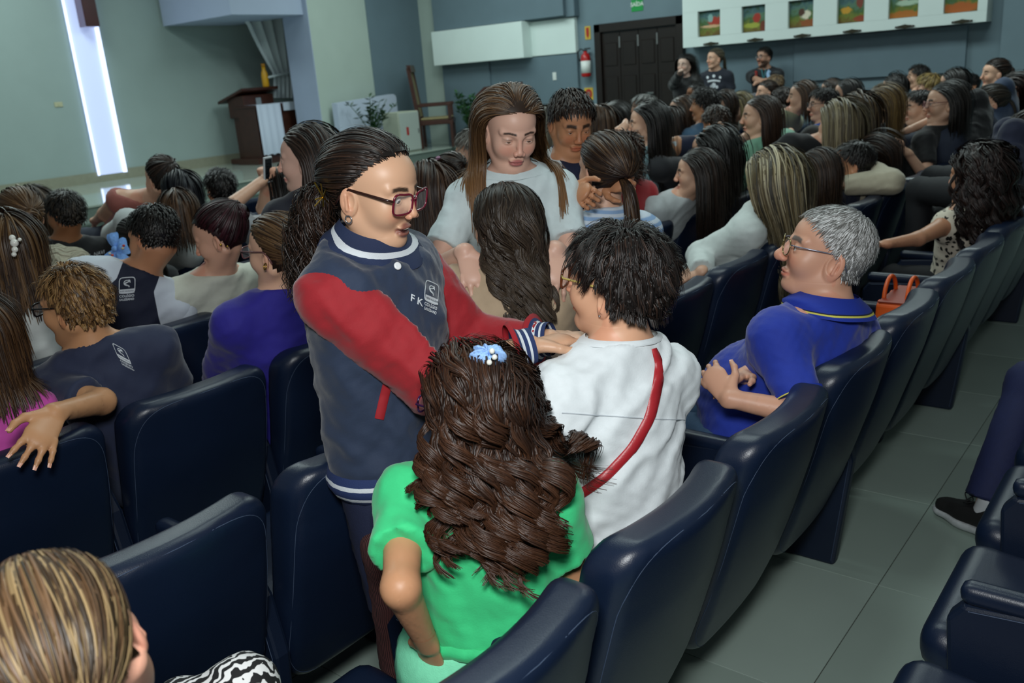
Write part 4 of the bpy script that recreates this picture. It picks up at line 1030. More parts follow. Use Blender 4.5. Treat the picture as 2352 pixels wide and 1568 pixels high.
# older man
M_ = person('grey-haired man with glasses in a royal blue polo shirt', (1897, 582, 2.56), 80, tphi=38, lvl=2, hp=(-15, 0), hip=(-.95, 2.47), hf=.095, armk=.86, sh=1.12, skin='cf9c82', sex='m', build=1.32,
    hair=dict(kind='short', L=.038, lvar=.4, vol=.010, col=['9a9a98', 'b9b9b8', '6f6d6a', 'd5d5d5'], crown=(-.62, .0, .78), flow=(.1, 0, -.35), jit=.2, lift=.7, n=5200, w=.0026, line=.10, ear=.05, shine=0),
    top=dict(col='14309a', sleeve='short', frac=.80, th=.014, ease=.022, neck=.035, dip=.1, wr=.006, part='polo_shirt'), bottom=dict(col='35506e', ease=.016),
    glasses=dict(name='silver', col='8a7a50', tcol='9aa0b0', metal=.8, rx=.024, rz=.021, e=.8, r=.0017, tr=.0016), fo=dict(nose=1.22, chin=.98, neck=1.12, ear=1.22, belly=1.12, brow='57504c', bth=1.5, cheek=1.05),
    arms=(px(1676, 915, 2.42), px(1690, 870, 2.56)), poles=(px(1782, 1000, 2.34)-px(1785, 840, 2.42), np.array([.2, .4, -1])),
    hands=(dict(d=px(1630, 862, 2.48)-px(1676, 915, 2.42), n=(-.1, -.8, .6), curl=.38, side=1, thumb=.6), dict(d=px(1630, 890, 2.46)-px(1690, 870, 2.56), n=(-.3, .1, .9), curl=.45, side=-1, thumb=.5)))
# girl in the varsity jacket
R_ = person('girl in a navy and red varsity jacket with dark ponytail and maroon glasses, standing', (862, 437, 1.90), -119, tphi=-114, seat=False, lvl=2, hp=(14, 0), lean=1, sh=.95, skin='c49a7d', build=1.0, bust=0,
    hair=dict(kind='pony', L=.26, vol=.012, col=DARK, anchor=(-.120, 0, -.030), pl=.30, pdir=(-.8, -.35, -.35), puff=.75, pvol=.05, pcurl=(.014, 11), pg=.30, nb=2200, n=3800, line=.10, jit=.05),
    top=dict(col='1e2c44', scol='8e0d1a', sleeve='long', th=.040, ease=.052, neck=.040, dip=.35, hem=.07, wr=.010, part='jacket', tap=.30, cut=.90), bottom=dict(col='141c38', len=.92, ease=.018, part='shorts'),
    glasses=dict(name='maroon', col='5e0f24', tcol='2a120c', rx=.030, rz=.0225, cat=.005, r=.0026, tr=.0032, x=.106, z=-.003, yc=.036), fo=dict(nose=.74, lips='6c2e2e', mouth=.007, cheek=1.08, wide=1.03, brow='1a100b', bth=1.2, ear=1.05, open=1.05), gaze=(1, 0, -.35), eyes='20120a',
    arms=(px(1262, 778, 2.10), px(1218, 794, 1.94)), poles=(np.array([-.2, .3, -1]), np.array([0, -.3, -1])),
    hands=(dict(d=(.75, .5, -.05), n=(0, 0, 1), curl=.2, side=-1), dict(d=px(1302, 776, 2.0)-px(1218, 794, 1.94), n=(-.1, -.3, 1), curl=.22, side=1)))
# girl in green
G_ = person('small girl in a bright green dress with long curly brown hair and a blue scrunchie', (1082, 938, 1.76), 52, tphi=-6, lvl=2, hp=(-3, -3), lean=2, sh=.92, skin='c08d69', build=1.10, bust=0, hipz=.50, nk=.158,
    hair=dict(kind='loose', L=.325, lvar=.30, vol=.055, col=['1c110c', '2a1a12', '3a2417'], tip='4a2c1a', tipw=.5, curl=(.019, 8.5), n=5200, w=.0034, jit=.07, S=24, part=.0, clumps=130, clw=.86, c0=.06, cr=.9),
    top=dict(col='38cc82', sleeve='short', frac=.62, th=.013, ease=.028, neck=.030, dip=.1, hem=-.06, wr=.007, part='dress_bodice', fold=(.4, .75, .2)), bottom=dict(col='7fe0b4', len=.8, ease=.05, part='dress_skirt'),
    glasses=dict(name='violet', col='2c1440', rx=.024, rz=.019, r=.0024), arms=(px(982, 1478, 1.74), None), poles=(np.array([.5, -.5, -.6]), None),
    hands=(dict(d=px(1000, 1530, 1.80)-px(982, 1478, 1.74), n=(.2, -.9, .4), curl=.3, side=1), None))
# child at the lower left
K_ = person('child with streaky light brown hair tied low, seen from behind at lower left', (150, 1492, .99), 14, tphi=20, lvl=2, hp=(10, 24), lean=4, sh=.93, skin='d9a088', bust=0, 
    hair=dict(kind='pony', L=.24, vol=.010, col=['3c2a18', '5e4630', '86704e', '2c2013'], anchor=(-.105, 0, -.085), pl=.22, pdir=(-.6, 0, -.7), puff=.3, nb=700, n=4600, w=.0030, jit=.07, ear=.12), bottom=dict(col='101010', mat=None), knees={1: px(420, 1650, 1.5), -1: px(555, 1590, 1.52)}, hip=(-1.02, .33), top=dict(col='22242c'), fo=dict(ear=1.15))
# girl in the white T-shirt
T_ = person('girl with long light brown hair in a white T-shirt, standing and looking down', (1172, 296, 2.80), -164, tphi=-172, seat=False, lvl=2, hp=(24, 3), lean=3, sh=1.03, skin='d6ab97', bust=.03,
    hair=dict(kind='loose', L=.44, lvar=.3, vol=.020, col=['33241a', '4a3524', '5e452e'], tip='8a6238', tipw=.6, n=3200, w=.0042, S=16, part=-.05, jit=.05, clumps=160, clw=.5),
    top=dict(col='c4d2d4', sleeve='short', frac=.66, th=.013, ease=.024, neck=.040, dip=.30, wr=.006, part='tee_shirt'), bottom=dict(col='1a2238'), fo=dict(open=.3, lips='a04a50', nose=.74, bth=.8, wide=.98, cheek=1.05), eyes='3a2a1a',
    arms=(px(1275, 572, 2.62), px(1068, 578, 2.62)), poles=(np.array([-.2, .8, -.8]), np.array([-.7, -.3, -.9])),
    hands=(dict(d=(.35, -.35, -.75), n=(.5, -.3, .7), curl=.25, side=1), dict(d=(.45, -.3, -.65), n=(.4, -.5, .75), curl=.25, spread=.2, side=-1)))
# woman in beige
B_ = person('woman in a beige top with long wavy dark hair, seen from behind', (1160, 518, 2.60), 30, tphi=-4, lvl=2, hp=(0, -2), row=3, sh=1.02, skin='c99b80', build=1.12,
    hair=dict(kind='loose', L=.40, lvar=.25, vol=.016, gather=.55, col=['1e1713', '2e251e', '3e342a'], wts=[2, 2, 1], tip='4d4032', tipw=.5, curl=(.014, 6), clumps=110, c0=.1, n=3400, w=.0042, S=20, jit=.08),
    top=dict(col='b39d82', sleeve='long', th=.014, ease=.022, neck=.045, wr=.007, part='blouse'), bottom=dict(col='222a38'))
print('heroes', _time.time()-_t0)
# ------------------------------------------------------------------ the audience
_t0 = _time.time()
BLK = ['0d0b0b', '15110f', '1c1714']; DB = ['1a120e', '261a13', '32231a']; MB_ = ['2e1f15', '3f2c1d', '513a28']; LB = ['4a3825', '66503a', '80694a']; BLD = ['6e5a3c', '94805c', 'b0a07e', '574630']
def LS(c, L=.42, **k): return dict(kind='loose', L=L, col=c, vol=k.pop('vol', .022), jit=k.pop('jit', .05), **k)
def SH(c, L=.045, **k): return dict(kind='short', L=L, col=c, vol=k.pop('vol', .016), jit=.14, **k)
def PN(c, pl=.28, **k): return dict(kind='pony', L=.22, col=c, vol=.012, pl=pl, anchor=k.pop('anchor', (-.112, 0, .02)), nb=k.pop('nb', 260), jit=.05, **k)
def BN(c, **k): return dict(kind='bun', L=.22, col=c, vol=.012, anchor=k.pop('anchor', (-.112, 0, .01)), nb=k.pop('nb', 220), jit=.05, **k)
GL = lambda n, c, **k: dict(name=n, col=c, **k)
SK1, SK2, SK3 = 'd0a48a', 'b98665', '8f5f42'
def Q(label, x, y, d, phi, row, hair, top, **k):
    k.setdefault('lvl', 0); k.setdefault('skin', SK1); k.setdefault('tphi', 36+(phi-50)*.35)
    if isinstance(top, str): top = dict(col=top)
    k.setdefault('row', row if k.get('seat', True) else None)
    k.setdefault('group', None)
    return person(label, (x, y, d), phi, hair=hair, top=top, **k)
# -- left part, rows four to eight
Q('woman in a royal blue blazer with brown hair in a low bun and glasses', 638, 577, 2.93, 62, 4, BN(['2c1e13', '45301d', '5d452c'], anchor=(-.115, 0, -.035), br=.040, boff=(-.028, 0, -.01), messy=.012, n=1500, nb=500), dict(col='221a86', sleeve='long', ease=.022, th=.016, part='blazer', neck=.05), lvl=1, glasses=GL('mauve', '6a4648'), hp=(0, 0), skin=SK1, bottom=dict(col='3c5a86'))
gb = Q('boy with dirty blond hair and dark glasses, one arm over the chair back', 172, 702, 2.58, 74, 4, SH(['4a3520', '6a4c2c', '8a6a42'], .045, vol=.026, curl=(.004, 12), n=2200, w=.0045, clumps=260, clw=.5, flow=(-.5, 0, -.1), lift=.9, line=.14, ear=.22), dict(col='1c2540', ease=.022, part='tee_shirt', frac=.75), lvl=1, sh=.95, sex='m', tphi=25, glasses=GL('black', '0c0c10', r=.003), hp=(2, 0), skin='b98862', fo=dict(ear=1.1),
  arms=(px_x(126, 948, -2.27), None), poles=(np.array([.7, .7, -.2]), None), hands=(dict(d=px_x(80, 1040, -2.19)-px_x(126, 948, -2.27), n=(.9, -.25, .35), curl=.18, spread=.25, side=1, thumb=.1, s=1.0), None), hip=(-2.60, 1.24))
Q('person in a hot pink T-shirt with straight brown hair at the left edge', -42, 778, 2.40, 40, 4, LS(['3a2616', '4d351f', '2c1c10'], .20, n=1800, w=.005), dict(col='c048a0', part='tee_shirt', ease=.02, neck=.03), lvl=1, sh=1.0, hp=(6, 0), hip=(-2.60, .78))
Q('woman in a white ruffled blouse with brown hair pinned by a pearl clip', 22, 572, 3.0, 45, 5, LS(['2a1c12', '3a2819', '5a4228'], .22, n=1400, vol=.03), dict(col='d0d6d2', sleeve='none', part='blouse', neck=.0, dip=-.1), lvl=1, hp=(4, 0))
nb_ = Q('boy in a navy and white raglan school shirt with a crest on the back', 352, 545, 3.38, 62, 5, SH(BLK, .04, n=1400), dict(col='10172e', scol='c2cad4', sleeve='short', frac=.95, ease=.036, th=.018, part='raglan_shirt', raglan=1), lvl=1, sh=.98, sex='m', skin='b5805e', hp=(16, -14), tphi=20, hip=(-3.42, 1.60))
Q('woman in a cream sweater with clipped dark red hair, facing a boy', 505, 545, 3.5, 86, 5, BN(['240c10', '33131a', '1a0a0c'], anchor=(-.09, 0, .06), br=.034, n=1300, nb=300), dict(col='bfc2b4', sleeve='long', ease=.018, part='sweater', neck=.03), lvl=1, skin='cf9f86', hp=(16, 0), fo=dict(lips='8a4440', bth=.8, open=.5))
Q('person in a white jumper with brown hair, behind the boy in the raglan shirt', 412, 490, 4.55, 20, 7, LS(MB_, .18), dict(col='b4bcbc', sleeve='long', ease=.03), lvl=0, hp=(10, 0))
bt = Q('boy in a black T-shirt with pale lettering across the back', 150, 492, 4.55, 70, 7, SH(['0f0c0a', '1a1410', '2c241a'], .05, vol=.02), dict(col='0e1216', ease=.02), lvl=1, sh=.95, sex='m', skin='9c6a48', hp=(4, 0))
Q('woman in a magenta top with long brown hair and an alice band', 70, 478, 5.2, 62, 8, LS(['2a1e16', '3a2c20', '4c3c2c'], .40), dict(col='6a1440', ease=.02), lvl=1, glasses=GL('black', '0c0c10'))
kn = Q('woman in a chunky cream cable-knit jumper, mostly behind the pearl-clipped hair', 46, 500, 3.85, 45, 6, BN(['4a3420', '5e452c'], nb=160), dict(col='b0ac98', sleeve='long', ease=.03, th=.02, wr=.012), lvl=1)
bw = Q('girl with black hair and a big pale blue printed bow', 312, 560, 4.15, 52, 6, PN(BLK, .30, anchor=(-.11, .02, .02)), '15171c', lvl=1, sh=.95)
Q('woman with dark brown hair up in a claw clip, near the stage steps', 370, 412, 5.2, 55, 8, BN(DB, anchor=(-.09, 0, .05)), dict(col='9a5a52', sleeve='none', neck=.0), sh=1.0)
Q('child with smooth blue-black hair in the row nearest the stage', 415, 440, 5.0, 45, 7, LS(['0b0c12', '12141c'], .22), '20242e', sh=1.0)
hb = Q('boy with thick black hair sitting before the granite stage steps', 507, 434, 5.3, 40, 7, SH(BLK, .055, vol=.022), dict(col='141a30'), sh=.98, sex='m', skin=SK2)
ph_ = Q('person with long black hair holding up a phone in front of the steps', 662, 430, 4.7, 60, 6, LS(BLK, .40), dict(col='c8ccd0', ease=.02), sh=.95, arms=(px(600, 418, 4.55), px(612, 420, 4.7)), poles=(np.array([-.3, -.6, -.8]), np.array([-.3, .6, -.8])), skin=SK1)
lh = Q('smiling girl with long dark hair in a navy jacket lettered on the back, in profile', 702, 368, 3.4, 84, 5, LS(DB, .42, n=1500, back=.9), dict(col='0d1020', sleeve='long', ease=.03, part='jacket'), lvl=1, seat=False, sh=.98, skin='d2aa98', fo=dict(lips='b05a5a', bth=.7, nose=.85), tphi=30)
Q('girl in a white T-shirt with long brown hair, behind the varsity jacket', 985, 440, 3.65, 38, 4, LS(['2a1c16', '3a281e', '4a3628'], .36, n=1400), dict(col='c6ced0', ease=.025), lvl=1, sh=.98)
sc = Q('girl with a brown ponytail in a pink scrunchie', 1030, 408, 4.7, 42, 5, PN(DB, .26, anchor=(-.105, 0, .05)), 'b8c0c4', sh=.92)
Q('older woman with short grey hair in profile, behind the girl in the white tee', 1085, 342, 5.5, 84, 6, SH(['5a5650', '7a746c', '46423c'], .09, vol=.024), '5a6468', skin=SK1)
# -- centre
by = person('boy with short dark hair in a navy and white school shirt, standing behind a ponytail', (1312, 282, 3.35), -166, tphi=-160, seat=False, lvl=1, hp=(24, 2), sh=.95, sex='m', skin='b57f5c', hair=SH(DB, .045, n=1600, w=.0055, vol=.018, flow=(.5, 0, -.2)),
   top=dict(col='141c38', scol='ccd6da', sleeve='short', raglan=1, ease=.040, th=.016, frac=.95, part='school_shirt', neck=.05, dip=.55), fo=dict(open=.3, ear=1.15, bth=1.2),
   arms=(px(1372, 432, 2.86), px(1318, 436, 2.92)), poles=(np.array([-.5, .8, -.5]), np.array([-.6, -.5, -.6])), hands=(dict(d=px(1420, 428, 2.80)-px(1372, 432, 2.86), n=(.3, -.7, .5), curl=.75, side=1), dict(d=px(1345, 448, 2.84)-px(1318, 436, 2.92), n=(.2, -.8, .4), curl=.8, side=-1)))
st_w = Q('woman in a pale blue striped shirt with a brown ponytail, back to us', 1388, 390, 3.05, 26, 3, PN(['241812', '35251a', '4c3826'], .34, anchor=(-.108, 0, -.03), n=1500, nb=420, pg=.5), dict(col='a9bfd8', sleeve='long', ease=.03, th=.016, part='striped_shirt'), lvl=1, sh=1.0)
Q('woman in a white hoodie with long ash blonde hair down her back', 1768, 412, 4.05, 30, 3, LS(['5c5038', '8c7e5e', 'ada285', '46423a'], .56, n=2200, w=.0055, vol=.014, clumps=150, clw=.5, gather=.3), dict(col='c6cfcc', sleeve='long', ease=.035, th=.022, part='hoodie', neck=.07), lvl=1, sh=1.06, build=1.05, tphi=58, arms=(px_x(1612, 622, -1.80), None), poles=(np.array([-.8, -.2, -.5]), None), hands=(dict(d=(-.8, -.1, -.3), n=(.1, -.5, .8), curl=.3, side=1, fine=True), None), bottom=dict(col='1c2a4c'))
lp = Q('woman in a black and white leopard print top with big dark curly hair', 2242, 405, 4.15, 26, 2, LS(['120c0b', '1d1311', '281a16'], .36, n=2400, w=.0062, vol=.060, curl=(.014, 7), clumps=150, jit=.12, S=14), dict(col='c9c2b2', sleeve='none', part='print_top', th=.012, neck=.03, wr=.005), lvl=1, sh=1.17, build=1.15, hip=(-.95, 4.72), skin='b98567', arms=(px(2022, 565, 4.0), None), poles=(np.array([.4, -.6, -1]), None), hands=(None, None), tphi=15, bottom=dict(col='0e0e12'))
Q('girl with straight dark hair and a white sleeve, third row', 1597, 398, 4.75, 78, 4, LS(['15100d', '211814', '2a1f19'], .46, n=1000), dict(col='b0b6b8', sleeve='long', ease=.025), lvl=1, sh=.97)
Q('person with very long black hair behind the girl with the white sleeve', 1628, 350, 5.3, 66, 5, LS(BLK, .55, n=800), '14161c', sh=1.05)
cur = Q('child with frizzy brown curls and a red collar', 1428, 355, 4.7, 50, 4, LS(['2a1a14', '3a261c'], .14, curl=(.014, 14), vol=.035), dict(col='a01420'), sh=.90)
Q('woman in a pale denim jacket with long black hair, hand raised to her chin', 1484, 285, 5.4, 82, 4, LS(BLK, .46, n=700), dict(col='7d99a0', sleeve='long', ease=.03, part='denim_jacket'), lvl=1, sh=1.0, arms=(px(1432, 318, 5.2), None), poles=(np.array([.2, -.3, -1]), None))
Q('woman with grey-blonde hair and a mint top, left of the standing boy', 1252, 290, 5.5, 40, 5, LS(['4a463c', '6a6454', '827a66'], .26), '6f9a86', sh=.98)
Q('woman with brown hair and a pale collar, right of the standing boy', 1372, 286, 6.0, 48, 5, LS(MB_, .26), '8a8e86', sh=.98)
Q('woman all in black with black hair before the dark door', 1404, 275, 6.6, 112, 6, LS(BLK, .3), '0d0e12', sh=1.0, skin='b9927e')
# -- right block, front to back
Q('girl with glossy brown hair peeking past the hooded blonde woman', 1872, 398, 4.75, 62, 3, LS(['1e140f', '2c1e16', '3a2a1e'], .30, n=1200), '2a2c30', lvl=1, sh=1.02, skin='b98a6c')
kkb = Q('boy with short black hair hugged by a woman in a cream blazer', 1958, 378, 5.15, 66, 3, SH(['100c0b', '1a1412'], .05, n=900), dict(col='121a34', scol='b4bcc0', ease=.03), lvl=1, sh=1.08, sex='m', skin=SK2)
Q('woman in a cream blazer with long dark hair, bending over a boy', 2012, 362, 5.45, 74, 3, LS(DB, .46, n=900), dict(col='b6ae98', sleeve='long', ease=.035, th=.02, part='blazer'), lvl=1, sh=1.05, hp=(34, 0), arms=(px(1935, 425, 5.1), None), poles=(np.array([.8, -.4, -.3]), None), hip=(-1.80, 5.35), build=1.1)
Q('woman in a black T-shirt with long dark hair and round glasses, arm out', 2168, 238, 6.2, 80, 3, LS(['120f0e', '1d1917', '292420'], .48, n=800), dict(col='0b0c10', ease=.03), lvl=1, sh=1.15, build=1.1, glasses=GL('rose', '7a4a4a', e=.9), arms=(px(2085, 352, 6.0), None), poles=(np.array([.3, -.5, -1]), None))
Q('woman with long golden hair and a white T-shirt, in profile', 2022, 240, 6.15, 84, 3, LS(['4a3820', '6a5330', '806840'], .42, n=700), dict(col='b4bec4', ease=.03), lvl=1, sh=1.05, fo=dict(bth=.7))
Q('woman seen from behind with ash blonde hair over a black top', 1922, 282, 5.6, 34, 4, LS(['4a4030', '6a5e48', '7e7258'], .44, n=700), '0c0d12', lvl=0, sh=1.12)
Q('person with brown hair in a dark top, right of the ash blonde back', 1962, 262, 5.9, 40, 4, LS(['30241a', '45341f', '54422a'], .46, n=600), '1c1a18', sh=1.05)
Q('boy in profile with dark hair and a white and navy school shirt', 2112, 248, 6.5, 86, 3, SH(BLK, .05), dict(col='aab4ba', ease=.03), lvl=1, sh=1.02, sex='m', skin=SK1)
Q('boy in a navy school shirt behind the golden-haired woman', 2066, 248, 7.0, 70, 3, SH(BLK, .05), dict(col='101830', scol='aab4ba'), sh=.98, sex='m', skin=SK2)
Q('smiling woman in black with dark hair pulled back into a ponytail', 2268, 240, 6.6, 84, 2, PN(['1a1512', '2a231c', '3a3228'], .3), dict(col='0c0c10', ease=.02), lvl=1, sh=1.10, hip=(-1.62, 6.5))
Q('boy with dark hair and a red collar beside the smiling woman in black', 2232, 246, 7.3, 60, 3, SH(BLK, .045), dict(col='a01420'), sh=.98, sex='m', skin=SK2)
Q('woman with dark brown hair and a denim jacket at the right edge, far row', 2322, 212, 6.9, 84, 2, LS(['1a0f0c', '2a1812'], .40), dict(col='1f3350', sleeve='long'), lvl=0, sh=1.1, hip=(-1.5, 6.9))
Q('woman standing at the far right with dark hair tied back', 2282, 170, 8.4, 88, 3, BN(DB), '2a2c30', seat=False, sh=1.05)
Q('woman with parted dark hair at the right edge behind the leopard top', 2352, 312, 4.9, 96, 2, BN(DB), dict(col='0d1430', sleeve='long'), lvl=1, sh=1.05, skin='cfa696', hip=(-1.0, 4.85), bottom=dict(col='0c0e14'), legphi=10, arms=(px(2345, 470, 4.9), px(2400, 470, 4.9)))
Q('child peering out beside the woman at the right edge', 2316, 318, 5.4, 108, 2, LS(DB, .2), dict(col='141c38', sleeve='long'), lvl=1, sh=.95, hip=(-1.02, 5.3), bottom=dict(col='0c0e14'), legphi=10, arms=(px(2330, 460, 5.4), px(2380, 460, 5.4)), skin='c09480')
Q('woman in a mint green blouse with long brown hair, arms spread along the chairs', 1742, 268, 5.95, 84, 4, LS(['20140f', '2e1e16', '3a281d'], .46, n=700), dict(col='74a58c', sleeve='34', ease=.04, th=.018, part='blouse'), lvl=1, sh=1.05, skin=SK1, arms=(px(1668, 330, 5.6), px(1815, 305, 6.6)), poles=(np.array([.2, -.4, -1]), np.array([.6, .8, .1])), fo=dict(mouth=.006))
Q('boy with brown hair and a white collar, head bent, in front of the mint blouse', 1645, 284, 6.2, 30, 5, SH(['241811', '33241a'], .05), dict(col='141c38', scol='b8c2c8'), sh=1.02, sex='m', hp=(18, 0), skin=SK2)
Q('boy in glasses with a bright blue shirt and black hair', 1890, 240, 6.9, 86, 4, SH(BLK, .055, vol=.022), dict(col='24489c', sleeve='long', ease=.03), lvl=1, sh=1.02, sex='m', glasses=GL('black', '0c0c10'))
Q('woman in a pale olive top with chin-length brown hair', 1842, 222, 7.2, 70, 5, LS(MB_, .22), '8d9276', sh=1.02)
Q('boy with cropped dark hair and a navy top, back to us', 1797, 232, 8.1, 44, 5, SH(DB, .04), '151a30', sh=1.0, sex='m', skin=SK2)
Q('small boy with brown hair below the boy with cropped hair', 1788, 272, 7.6, 60, 5, SH(MB_, .045), '20242c', sh=.92, sex='m', skin=SK2)
Q('man in a blue denim jacket with curly black hair', 1618, 242, 7.0, 60, 5, SH(BLK, .06, vol=.03, curl=(.01, 16)), dict(col='3a5a76', sleeve='long', ease=.03, part='denim_jacket'), lvl=1, sh=1.02, sex='m', skin=SK2, build=1.15)
Q('person in a pale blue shirt with brown hair facing left, mid crowd', 1662, 240, 7.8, 84, 6, LS(DB, .2), '7f96ae', sh=1.0)
Q('woman with wavy blonde highlights, right of the pale blue shirt', 1698, 243, 8.2, 84, 6, LS(['4e4430', '6e6244', '857852'], .26), '5a5a4c', sh=1.02)
Q('woman with long brown hair in profile by the denim jacket', 1564, 256, 7.4, 82, 6, LS(MB_, .32), '2c2a2c', sh=1.0)
Q('child with dark hair half hidden left of the long brown hair', 1536, 280, 7.0, 60, 6, LS(DB, .3), '1c1c22', sh=.92)
Q('older person with grey swept-back hair before the door', 1478, 250, 7.7, 80, 6, SH(['6a6a66', '8a8a86', '3a3a38'], .07, vol=.02), '3a3e42', sh=1.0)
Q('person with dark skin and short black hair below the door handle', 1598, 218, 9.6, 92, 7, SH(BLK, .03), '1c2028', sh=1.0, sex='m', skin=SK3)
Q('woman with tied dark hair below the standing man', 1758, 212, 9.8, 96, 6, BN(DB), '4a5058', sh=.95)
Q('child with light brown hair in front of the standing man\'s elbow', 1780, 195, 10.6, 40, 7, SH(LB, .06), '5a5a60', sh=.98)
Q('woman with shoulder-length black hair near the wall panel edge', 1944, 216, 7.6, 60, 4, LS(BLK, .24), '30343c', sh=1.0)
Q('person with a dark bob in the back row, right of the olive top', 1908, 208, 9.2, 55, 5, LS(DB, .16), '2a2e34', sh=1.0)
Q('person with big round black hair behind the golden-haired woman', 2052, 202, 8.6, 40, 4, LS(BLK, .2, vol=.05), '22262c', sh=1.05)
Q('person with black hair in the last row under the wall panel', 2108, 176, 9.6, 70, 4, SH(BLK, .05, vol=.02), '2a2c30', sh=1.02)
Q('woman with short golden blonde hair in the last row', 2132, 198, 9.0, 70, 4, SH(['5a4826', '7a6436', '8e7844'], .09, vol=.025), '4a4a44', sh=1.05)
Q('person with full black hair behind the round-glasses woman', 2188, 194, 7.8, 45, 3, LS(BLK, .25, vol=.04), '1c1e24', sh=1.08)
Q('young person with black hair and tan face between two seated women, far right', 2226, 196, 9.4, 96, 3, SH(BLK, .05), '2c2e34', sh=.98, sex='m', skin=SK2)
# -- three people standing along the side wall
Q('woman in black standing by the door with a hand at her chin', 1572, 150, 11.35, 140, 6, LS(BLK, .46), dict(col='0b0b0e', sleeve='long', ease=.03), lvl=1, seat=False, tphi=150, arms=(None, px(1562, 168, 11.0)), poles=(None, np.array([-.3, -.2, -1])), skin='c0a090')
w2 = Q('woman in a dark printed T-shirt standing against the wall', 1641, 135, 11.6, 112, 6, PN(['3a3428', '524a3a'], .2), dict(col='0f1626', ease=.03), lvl=1, seat=False, tphi=150, skin=SK1)
m2_ = Q('bearded man in a dark T-shirt with a lanyard, arms folded against the wall', 1755, 131, 11.6, 118, 6, SH(BLK, .035), dict(col='0e1018', ease=.03), lvl=1, seat=False, tphi=150, sex='m', skin='b98d76', fo=dict(beard='1c1410', bth=1.4), glasses=GL('black', '0c0c10'), arms=(px(1738, 192, 11.2), px(1772, 190, 11.2)), poles=(np.array([.6, .3, -1]), np.array([-.8, -.3, -1])))
# -- person seated behind us at the right edge: only trousers, shirt hem and sneaker show
SH_TOE = px_z(2150, 1176, .0); SH_D = nz(px_z(2243, 1226, .0)-SH_TOE)
lg = person('person in navy trousers and a black sneaker seated at the right edge', (2700, 560, 2.55), 60, tphi=52, lvl=1, sex='m', hair=SH(DB, .04), top=dict(col='b8bcb4', ease=.03, hem=.10), bottom=dict(col='101a44', ease=.030), hip=(.02, 3.22), knees={1: px(2368, 880, 3.12), -1: px(2480, 870, 3.2)}, feet={1: SH_TOE+SH_D*.205+np.array([0, 0, .115]), -1: px_z(2420, 1130, .10)}, legphi=5)
print('audience', len(PEOPLE), _time.time()-_t0)
# ------------------------------------------------------------------ details worn by people
def bvh_of(o):
    me = o.data; n = len(me.vertices); v = np.empty(n*3, np.float32); me.vertices.foreach_get('co', v)
    b = np.array(o.parent.location) if o.parent else np.zeros(3)
    q = np.empty(len(me.loops), np.int32); me.loops.foreach_get('vertex_index', q)
    return BVHTree.FromPolygons((v.reshape(-1, 3)+b).tolist(), q.reshape(len(me.polygons), -1).tolist())
_BV = {}
def cast(o, x, y, off=.002):
    """where the sight line through pixel (x,y) meets the surface of o"""
    if o.name not in _BV: _BV[o.name] = bvh_of(o)
    d = nz(CF+CR*((x-1176)/F_PX)+CD*((y-784)/F_PX)); h = _BV[o.name].ray_cast(Vector(CC), Vector(d))
    if h[0] is None: return None, None
    n = np.array(h[1]); n = n if n@d < 0 else -n
    return np.array(h[0])+n*off, n
def lay(o, info, pts, faces, name, m, off=.002, th=.0):
    """lay a flat 2D (pixel) mesh onto the surface of o as a thin part"""
    V = []; last = None
    for x, y in pts:
        p, n = cast(o, x, y, off)
        if p is None: p = last
        if p is None: return None
        last = p; V.append(p-info['base'])
    me = bpy.data.meshes.new(name); me.from_pydata([tuple(p) for p in V], [], faces); me.update()
    return mobj(name, me, m, info['root'])
def strip(o, info, path, w, name, m, off=.004, n=24, parent=None):
    """band of thickness along a pixel path; w = half widths in pixels"""
    P = np.array(path, float); t = np.linspace(0, len(P)-1, n); P2 = np.stack([np.interp(t, np.arange(len(P)), P[:, i]) for i in (0, 1)], 1)
    for _ in range(2): P2[1:-1] = (P2[:-2]+2*P2[1:-1]+P2[2:])/4
    W = np.interp(t, np.arange(len(P)), np.broadcast_to(w, len(P))); T = np.gradient(P2, axis=0); T /= np.linalg.norm(T, axis=1)[:, None]; N = np.stack([-T[:, 1], T[:, 0]], 1)
    rows = []
    for i in range(n):
        r = []
        for s in (-1, -.8, 0, .8, 1):
            p, nn = cast(o, *(P2[i]+N[i]*W[i]*s), off if abs(s) < 1 else off*.2)
            if p is None: p = rows[-1][len(r)] if rows else None
            if p is None: r = None; break
            r.append(p)
        if r: rows.append(r)
    V = np.array(rows).reshape(-1, 3)-info['base']; k = 5
    F = [(i*k+j, i*k+j+1, (i+1)*k+j+1, (i+1)*k+j) for i in range(len(rows)-1) for j in range(k-1)]
    return mobj(name, fast_mesh(name, V, np.array(F)), m, info['root'])
def text2d(body, bold=0):
    cu = bpy.data.curves.new('t', 'FONT'); cu.body = body; cu.size = 1; cu.align_x = 'CENTER'; cu.align_y = 'CENTER'; cu.offset = bold; cu.resolution_u = 2
    o = bpy.data.objects.new('t', cu); COL.objects.link(o); me = bpy.data.meshes.new_from_object(o.evaluated_get(bpy.context.evaluated_depsgraph_get()))
    v = [tuple(p.co[:2]) for p in me.vertices]; f = [tuple(p.vertices) for p in me.polygons]; bpy.data.objects.remove(o); bpy.data.curves.remove(cu); bpy.data.meshes.remove(me)
    return v, f
def print_text(o, info, body, c, right, up, m, name='lettering', bold=.01, arc=0, off=.003):
    v, f = text2d(body, bold); c, right, up = np.array(c, float), np.array(right, float), np.array(up, float)
    return lay(o, info, [c+right*x+up*(y-arc*x*x) for x, y in v], f, name, m, off)
